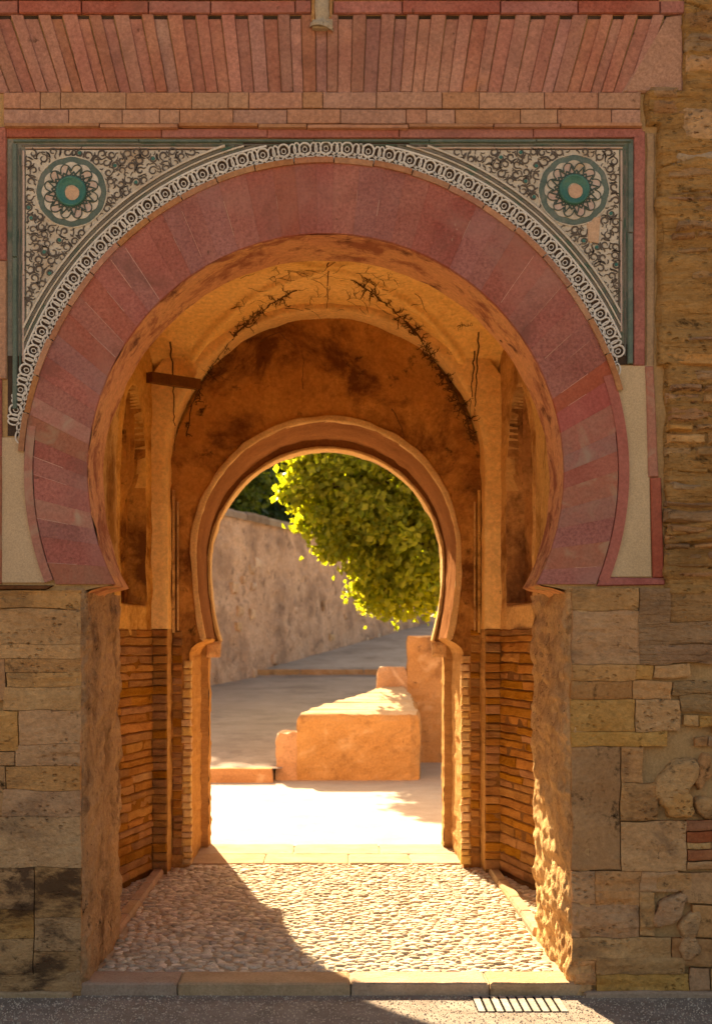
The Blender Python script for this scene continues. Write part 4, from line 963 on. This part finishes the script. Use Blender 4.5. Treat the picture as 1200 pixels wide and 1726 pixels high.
# ================================================================== COURTYARD
def wallblock(name, x0, x1, y0, y1, zf, parent, m='orange', n=(40, 10), seed=1.0, amp=0.015):
    """plastered wall with slightly uneven faces; zf(x, y) gives its top"""
    nx, ny = n; V = []; F = []; nzv = 12
    per = [(x0 + (x1 - x0) * i / nx, y0) for i in range(nx)] + [(x1, y0 + (y1 - y0) * i / ny) for i in range(ny)] + [(x1 - (x1 - x0) * i / nx, y1) for i in range(nx)] + [(x0, y1 - (y1 - y0) * i / ny) for i in range(ny)]
    return per
def solid(name, outline, zt, m, parent, z0=-0.05, amp=0.028, seed=1.0, nzv=22, inset=0.045, mtop=None):
    """closed wall of ground outline [(x,y)] with top zt(x,y) and worn upper edge"""
    V = []; F = []; n = len(outline)
    cx = sum(p[0] for p in outline) / n; cy = sum(p[1] for p in outline) / n
    for j in range(nzv + 1):
        t = j / nzv
        for i, (x, y) in enumerate(outline):
            a = outline[(i - 1) % n]; b = outline[(i + 1) % n]; tx, ty = b[0] - a[0], b[1] - a[1]; L = math.hypot(tx, ty) or 1
            nx_, ny_ = ty / L, -tx / L; H = zt(x, y); z = z0 + (H - z0) * t
            d = amp * fbm((x, y, z), 2.2, seed) + amp * 0.8 * fbm((x, y, z), 7, seed) - 0.05 * sm((t - 0.86) / 0.14) * max(0, nz((x, y, z), 5, seed + 3)) - (inset if j == nzv else 0) - (inset * 0.25 if j == nzv - 1 and (H - z0) / nzv < 0.12 else 0)
            V.append(Vector((x + nx_ * d, y + ny_ * d, z + (0.03 * fbm((x, y, 0), 5, seed) if j >= nzv - 1 else 0))))
    for j in range(nzv):
        for i in range(n): F.append((j * n + i, j * n + (i + 1) % n, (j + 1) * n + (i + 1) % n, (j + 1) * n + i))
    topi = [nzv * n + i for i in range(n)]
    T = tessellate_polygon([[Vector((V[k].x, V[k].y, 0)) for k in topi]])
    nf = len(F); F += [tuple(topi[q] for q in t) for t in T]
    o = fixn(mesh(name, V, F, [M[m], M[mtop or m]], parent))
    for k in range(nf, len(F)): o.data.polygons[k].material_index = 1
    return o
def dens(pts, step=0.07):
    out = []
    for i in range(len(pts)):
        a = Vector(pts[i]); b = Vector(pts[(i + 1) % len(pts)]); k = max(1, int((b - a).length / step))
        for j in range(k): q = a + (b - a) * (j / k); out.append((q.x, q.y))
    return out
# low orange planter wall with a stepped left end and a curved rising back
pl = empty('planter_wall', (0.4, 12.1, 0)); tag(pl, 'low orange rendered wall with stepped left end, its top sunlit', 'wall')
def ptop(x, y): return 0.93 + 0.105 * max(0, y - 12.1) + 0.0
cv = [(-0.42 + 1.30 * math.sin(t * math.pi / 2) * (0.35 + 0.65 * t), 12.1 + 3.0 * t) for t in [i / 10 for i in range(11)]]
outl = dens([(-0.42, 12.1), (1.20, 12.1), (1.33, 12.18), (1.36, 12.35), (1.36, 14.2), (1.3, 15.1), (0.88, 15.1)] + [(x, y) for x, y in reversed(cv[1:-1])])
o = solid('wall_body', outl, ptop, 'orange', None, seed=3, mtop='cap'); o.parent = pl; o.location = (-0.4, -12.1, 0)
o = solid('wall_step', dens([(-0.72, 12.115), (-0.39, 12.115), (-0.37, 12.75), (-0.70, 12.75)], 0.05), lambda x, y: 0.58 + 0.09 * sm((x + 0.76) / 0.12) + 0.03 * nz((x * 9, y * 4, 0), 1, 3), 'orange', None, seed=6, mtop='cap', inset=0.015); o.parent = pl; o.location = (-0.4, -12.1, 0)
# stepped parapet behind
pp = empty('stepped_parapet', (2, 15.4, 0)); tag(pp, 'tall orange stepped parapet rising behind the low planter wall', 'parapet')
for nm, x0, x1, h, sd in (('lower_step', 0.84, 1.32, 1.56, 4), ('upper_step', 1.325, 5.5, 2.07, 8)):
    o = solid(nm, dens([(x0, 15.2), (x1, 15.2), (x1, 15.55), (x0, 15.55)]), lambda x, y, h=h: h, 'orange', None, seed=sd, mtop='cap'); o.parent = pp; o.location = (-2, -15.4, 0)
# kerbs
def kerbrow(name, p0, p1, w, h, zb, label, m, seglen=1.1):
    k = tag(empty(name, p0), label, 'kerb'); p0 = Vector(p0); p1 = Vector(p1); L = (p1 - p0).length; d = (p1 - p0) / L; s = Vector((-d.y, d.x, 0)); n = max(1, int(L / seglen))
    for i in range(n):
        a = d * (L * i / n + 0.005); b = d * (L * (i + 1) / n - 0.005)
        piece('kerb_stone', [a, b, b + s * w, a + s * w], UP, M[m], k, h, 0.02, 0.008, 4, 0.15, 0.008, back=0.2)
    return k
kerbrow('kerb', (-6.0, 11.75, 0.0), (-0.74, 11.75, 0.0), 0.25, 0.19, 0, 'low orange kerb at foot of the shaded ramp beside planter wall', 'orange')
kerbrow('kerb', (-2.35, 29.0, 1.1), (6.0, 29.0, 1.1), 0.35, 0.20, 0, 'long brown kerb crossing the shaded ramp', 'orange', 1.6)
# retaining wall
A = Vector((-6.2, 24.4 - D0, 0)); B = Vector((5.5, 57 - D0, 0))
rt = empty('retaining_wall', ((A + B) / 2)[:]); tag(rt, 'tall weathered pinkish retaining wall beside the ramp, with grey coping', 'wall')
d = (B - A); dl = d.length; dn = d.normalized(); nn = Vector((dn.y, -dn.x, 0))
mid = (A + B) / 2
def bend(u): return nn * (-0.5 * math.sin(u * math.pi) * 0.4)
def rwf(u, v):
    p = A + d * u + bend(u); z = -0.3 + (5.2 + 0.3) * v; b = p + nn * (0.12 * (1 - v)); return (b.x - mid.x, b.y - mid.y, z)
def rwdd(p, u, v): return 0.06 * fbm(p, 0.8, 3) + 0.045 * fbm(p, 3.0, 5, 5)
sheet('wall_face', rwf, 300, 110, M['retain'], rt, rwdd)
for i in range(22):
    u0, u1 = i / 22, (i + 1) / 22; a = A + d * u0 + bend(u0) - mid; b = A + d * u1 + bend(u1) - mid; z = 5.2
    a = a + dn * 0.01; b = b - dn * 0.01
    q = [a + nn * 0.10 + UP * z, b + nn * 0.10 + UP * z, b - nn * 0.5 + UP * z, a - nn * 0.5 + UP * z]
    piece('coping_stone', q, UP, M['coping'], rt, 0.16 + random.uniform(-0.02, 0.02), 0.05, 0.02, 3, 0.3, 0.02, back=0.05)
random.seed(31)
for i in range(34):     # stones showing through the render
    u = random.uniform(0.28, 0.75); v = random.uniform(0.1, 0.8); w, h = random.uniform(0.15, 0.45), random.uniform(0.12, 0.28)
    p = Vector(rwf(u, v)) + nn * 0.015
    piece('wall_stone', [p, p + dn * w, p + dn * w + UP * h, p + UP * h], nn, random.choice((M['retain'], M['retain_stone'])), rt, 0.045, 0.05, 0.02, 5, 0.06, 0.05, back=0.1, mx=6)
# terrace behind the wall
def terf(u, v):
    p = A + d * u - nn * (0.3 + 45 * v); return (p.x, p.y, 5.0 + 0.6 * v)
ter = sheet('terrace_ground', terf, 10, 10, M['dirt']); tag(ter, kind='structure')
def backf(u, v): p = A - nn * (0.3 + 45 * u); return (p.x, p.y, -0.3 + 5.3 * v)
tb = sheet('terrace_bank', backf, 4, 2, M['retain']); tag(tb, kind='structure')

# ================================================================== TREES
def tree(name, base, trunk_pts, r0, crown, nclump, nleaf, lsize, m, label, cat='tree', group=None, seed=0, clr=0.35, droop=0.0):
    """trunk tube with limbs and leaf clumps; crown = list of (centre, radii)"""
    rnd = random.Random(seed); t = empty(name, base); tag(t, label, cat, group); b = Vector(base)
    mb = MB(); mb.tube([Vector(p) - b for p in trunk_pts], r0, r0 * 0.5, 9)
    top = Vector(trunk_pts[-1]) - b; V = []; F = []; clumps = []
    vol = [c[1][0] * c[1][1] * c[1][2] for c in crown]; tot = sum(vol)
    for (c, rad), vv in zip(crown, vol):
        c = Vector(c) - b
        mb.tube([top, top.lerp(c, 0.5) + Vector((rnd.uniform(-.2, .2), rnd.uniform(-.2, .2), -0.1)), c], r0 * 0.45, r0 * 0.14, 6)
        for i in range(max(6, int(nclump * vv / tot))):
            while True:
                q = Vector((rnd.uniform(-1, 1), rnd.uniform(-1, 1), rnd.uniform(-1, 1)))
                if 0.05 < q.length < 1: break
            q = q.normalized() * (q.length ** 0.45)
            w = Vector((q.x * rad[0], q.y * rad[1], q.z * rad[2]))
            w *= 1 + 0.34 * nz(w, 1.6 / max(0.5, rad[0] * 0.5), seed)
            clumps.append((c + w, c))
            if i % 7 == 0: mb.tube([c, c + w * 0.55 + Vector((0, 0, 0.1)), c + w * 0.95], r0 * 0.10, r0 * 0.03, 4)
    for (cp, cc) in clumps:
        out = (cp - cc).normalized()
        cr = clr * rnd.uniform(0.6, 1.3)
        for k in range(nleaf):
            o = Vector((rnd.gauss(0, .5), rnd.gauss(0, .5), rnd.gauss(0, .38))) * cr; p = cp + o; p.z -= droop * o.length
            n = (out * 0.5 + Vector((rnd.uniform(-1, 1), rnd.uniform(-1, 1), rnd.uniform(-0.2, 1.2)))).normalized()
            a = n.orthogonal().normalized(); a = (a * math.cos(k * 2.4) + n.cross(a) * math.sin(k * 2.4)); c2 = n.cross(a); s = lsize * rnd.uniform(0.6, 1.25)
            i0 = len(V); V += [p - a * s * 0.5, p + c2 * s * 0.36 + n * s * 0.08, p + a * s * 0.55 - n * s * 0.1, p - c2 * s * 0.36 + n * s * 0.08]
            F.append((i0, i0 + 1, i0 + 2, i0 + 3))
    mb.build('trunk', M['bark'], t, True); mesh('crown', V, F, m, t)
    return t
# bright backlit tree hanging in from the right
tree('broadleaf_tree', (3.3, 17.8, 0.2), [(3.3, 17.8, 0.0), (3.25, 17.7, 1.4), (3.0, 17.5, 2.8), (2.6, 17.2, 3.9)], 0.22,
     [((0.9, 16.9, 4.9), (1.55, 1.5, 1.35)), ((1.7, 16.9, 3.85), (1.5, 1.4, 1.15)), ((0.05, 16.8, 4.75), (0.80, 0.9, 0.9)), ((1.2, 16.8, 3.0), (0.7, 0.7, 0.55)), ((2.9, 17.2, 5.0), (1.7, 1.6, 1.7)), ((0.45, 16.6, 3.7), (0.55, 0.6, 0.5))],
     1300, 34, 0.145, M['leaf'], 'bright green broadleaf tree, backlit, hanging over the ramp and stepped parapet', seed=3, clr=0.27, droop=0.3)
# dark trees on the terrace behind the retaining wall; their shade covers the ramp
random.seed(12)
DT = [(-10.5, 36, 12.6, 2.2, 'dark evergreen tree on the terrace, farthest left behind the retaining wall'), (-8.0, 34.5, 12.8, 2.0, 'dark evergreen tree on the terrace, second from left behind the retaining wall'), (-5.8, 35, 12.8, 1.8, 'dark evergreen tree on the terrace just above the left coping'), (-3.6, 37.0, 11.6, 1.9, 'dark evergreen tree on the terrace seen left of the bright foliage'), (-1.6, 40.5, 11.8, 2.0, 'dark evergreen tree on the terrace hidden mostly by the bright foliage'), (0.6, 46, 12.6, 2.3, 'dark evergreen tree on the terrace farthest back behind the bright foliage')]
for i, (x, y, h, r_, lab) in enumerate(DT):
    tree('evergreen_tree', (x, y, 5.0), [(x, y, 4.9), (x + 0.1, y, 7.0), (x, y, h - 2.5)], 0.22, [((x, y, 7.3), (r_, r_, 2.2)), ((x + 0.2, y, 9.3), (r_ * 1.02, r_, 2.2)), ((x, y, h - 1.3), (r_ * 0.85, r_ * 0.85, 1.4))], 420, 18, 0.34, M['leaf_d'], lab, group='evergreens on the terrace', seed=40 + i, clr=0.6)
tree('shrub', (-3.0, 31.0, 5.0), [(-3.0, 31.0, 4.9), (-2.9, 31, 5.4), (-2.8, 30.9, 5.8)], 0.06, [((-2.7, 30.8, 6.0), (0.75, 0.6, 0.7)), ((-2.0, 31.4, 6.3), (0.5, 0.5, 0.6))], 90, 26, 0.16, M['leaf_m'], 'small yellow green shrub just above the retaining wall coping', cat='shrub', seed=9, clr=0.3)
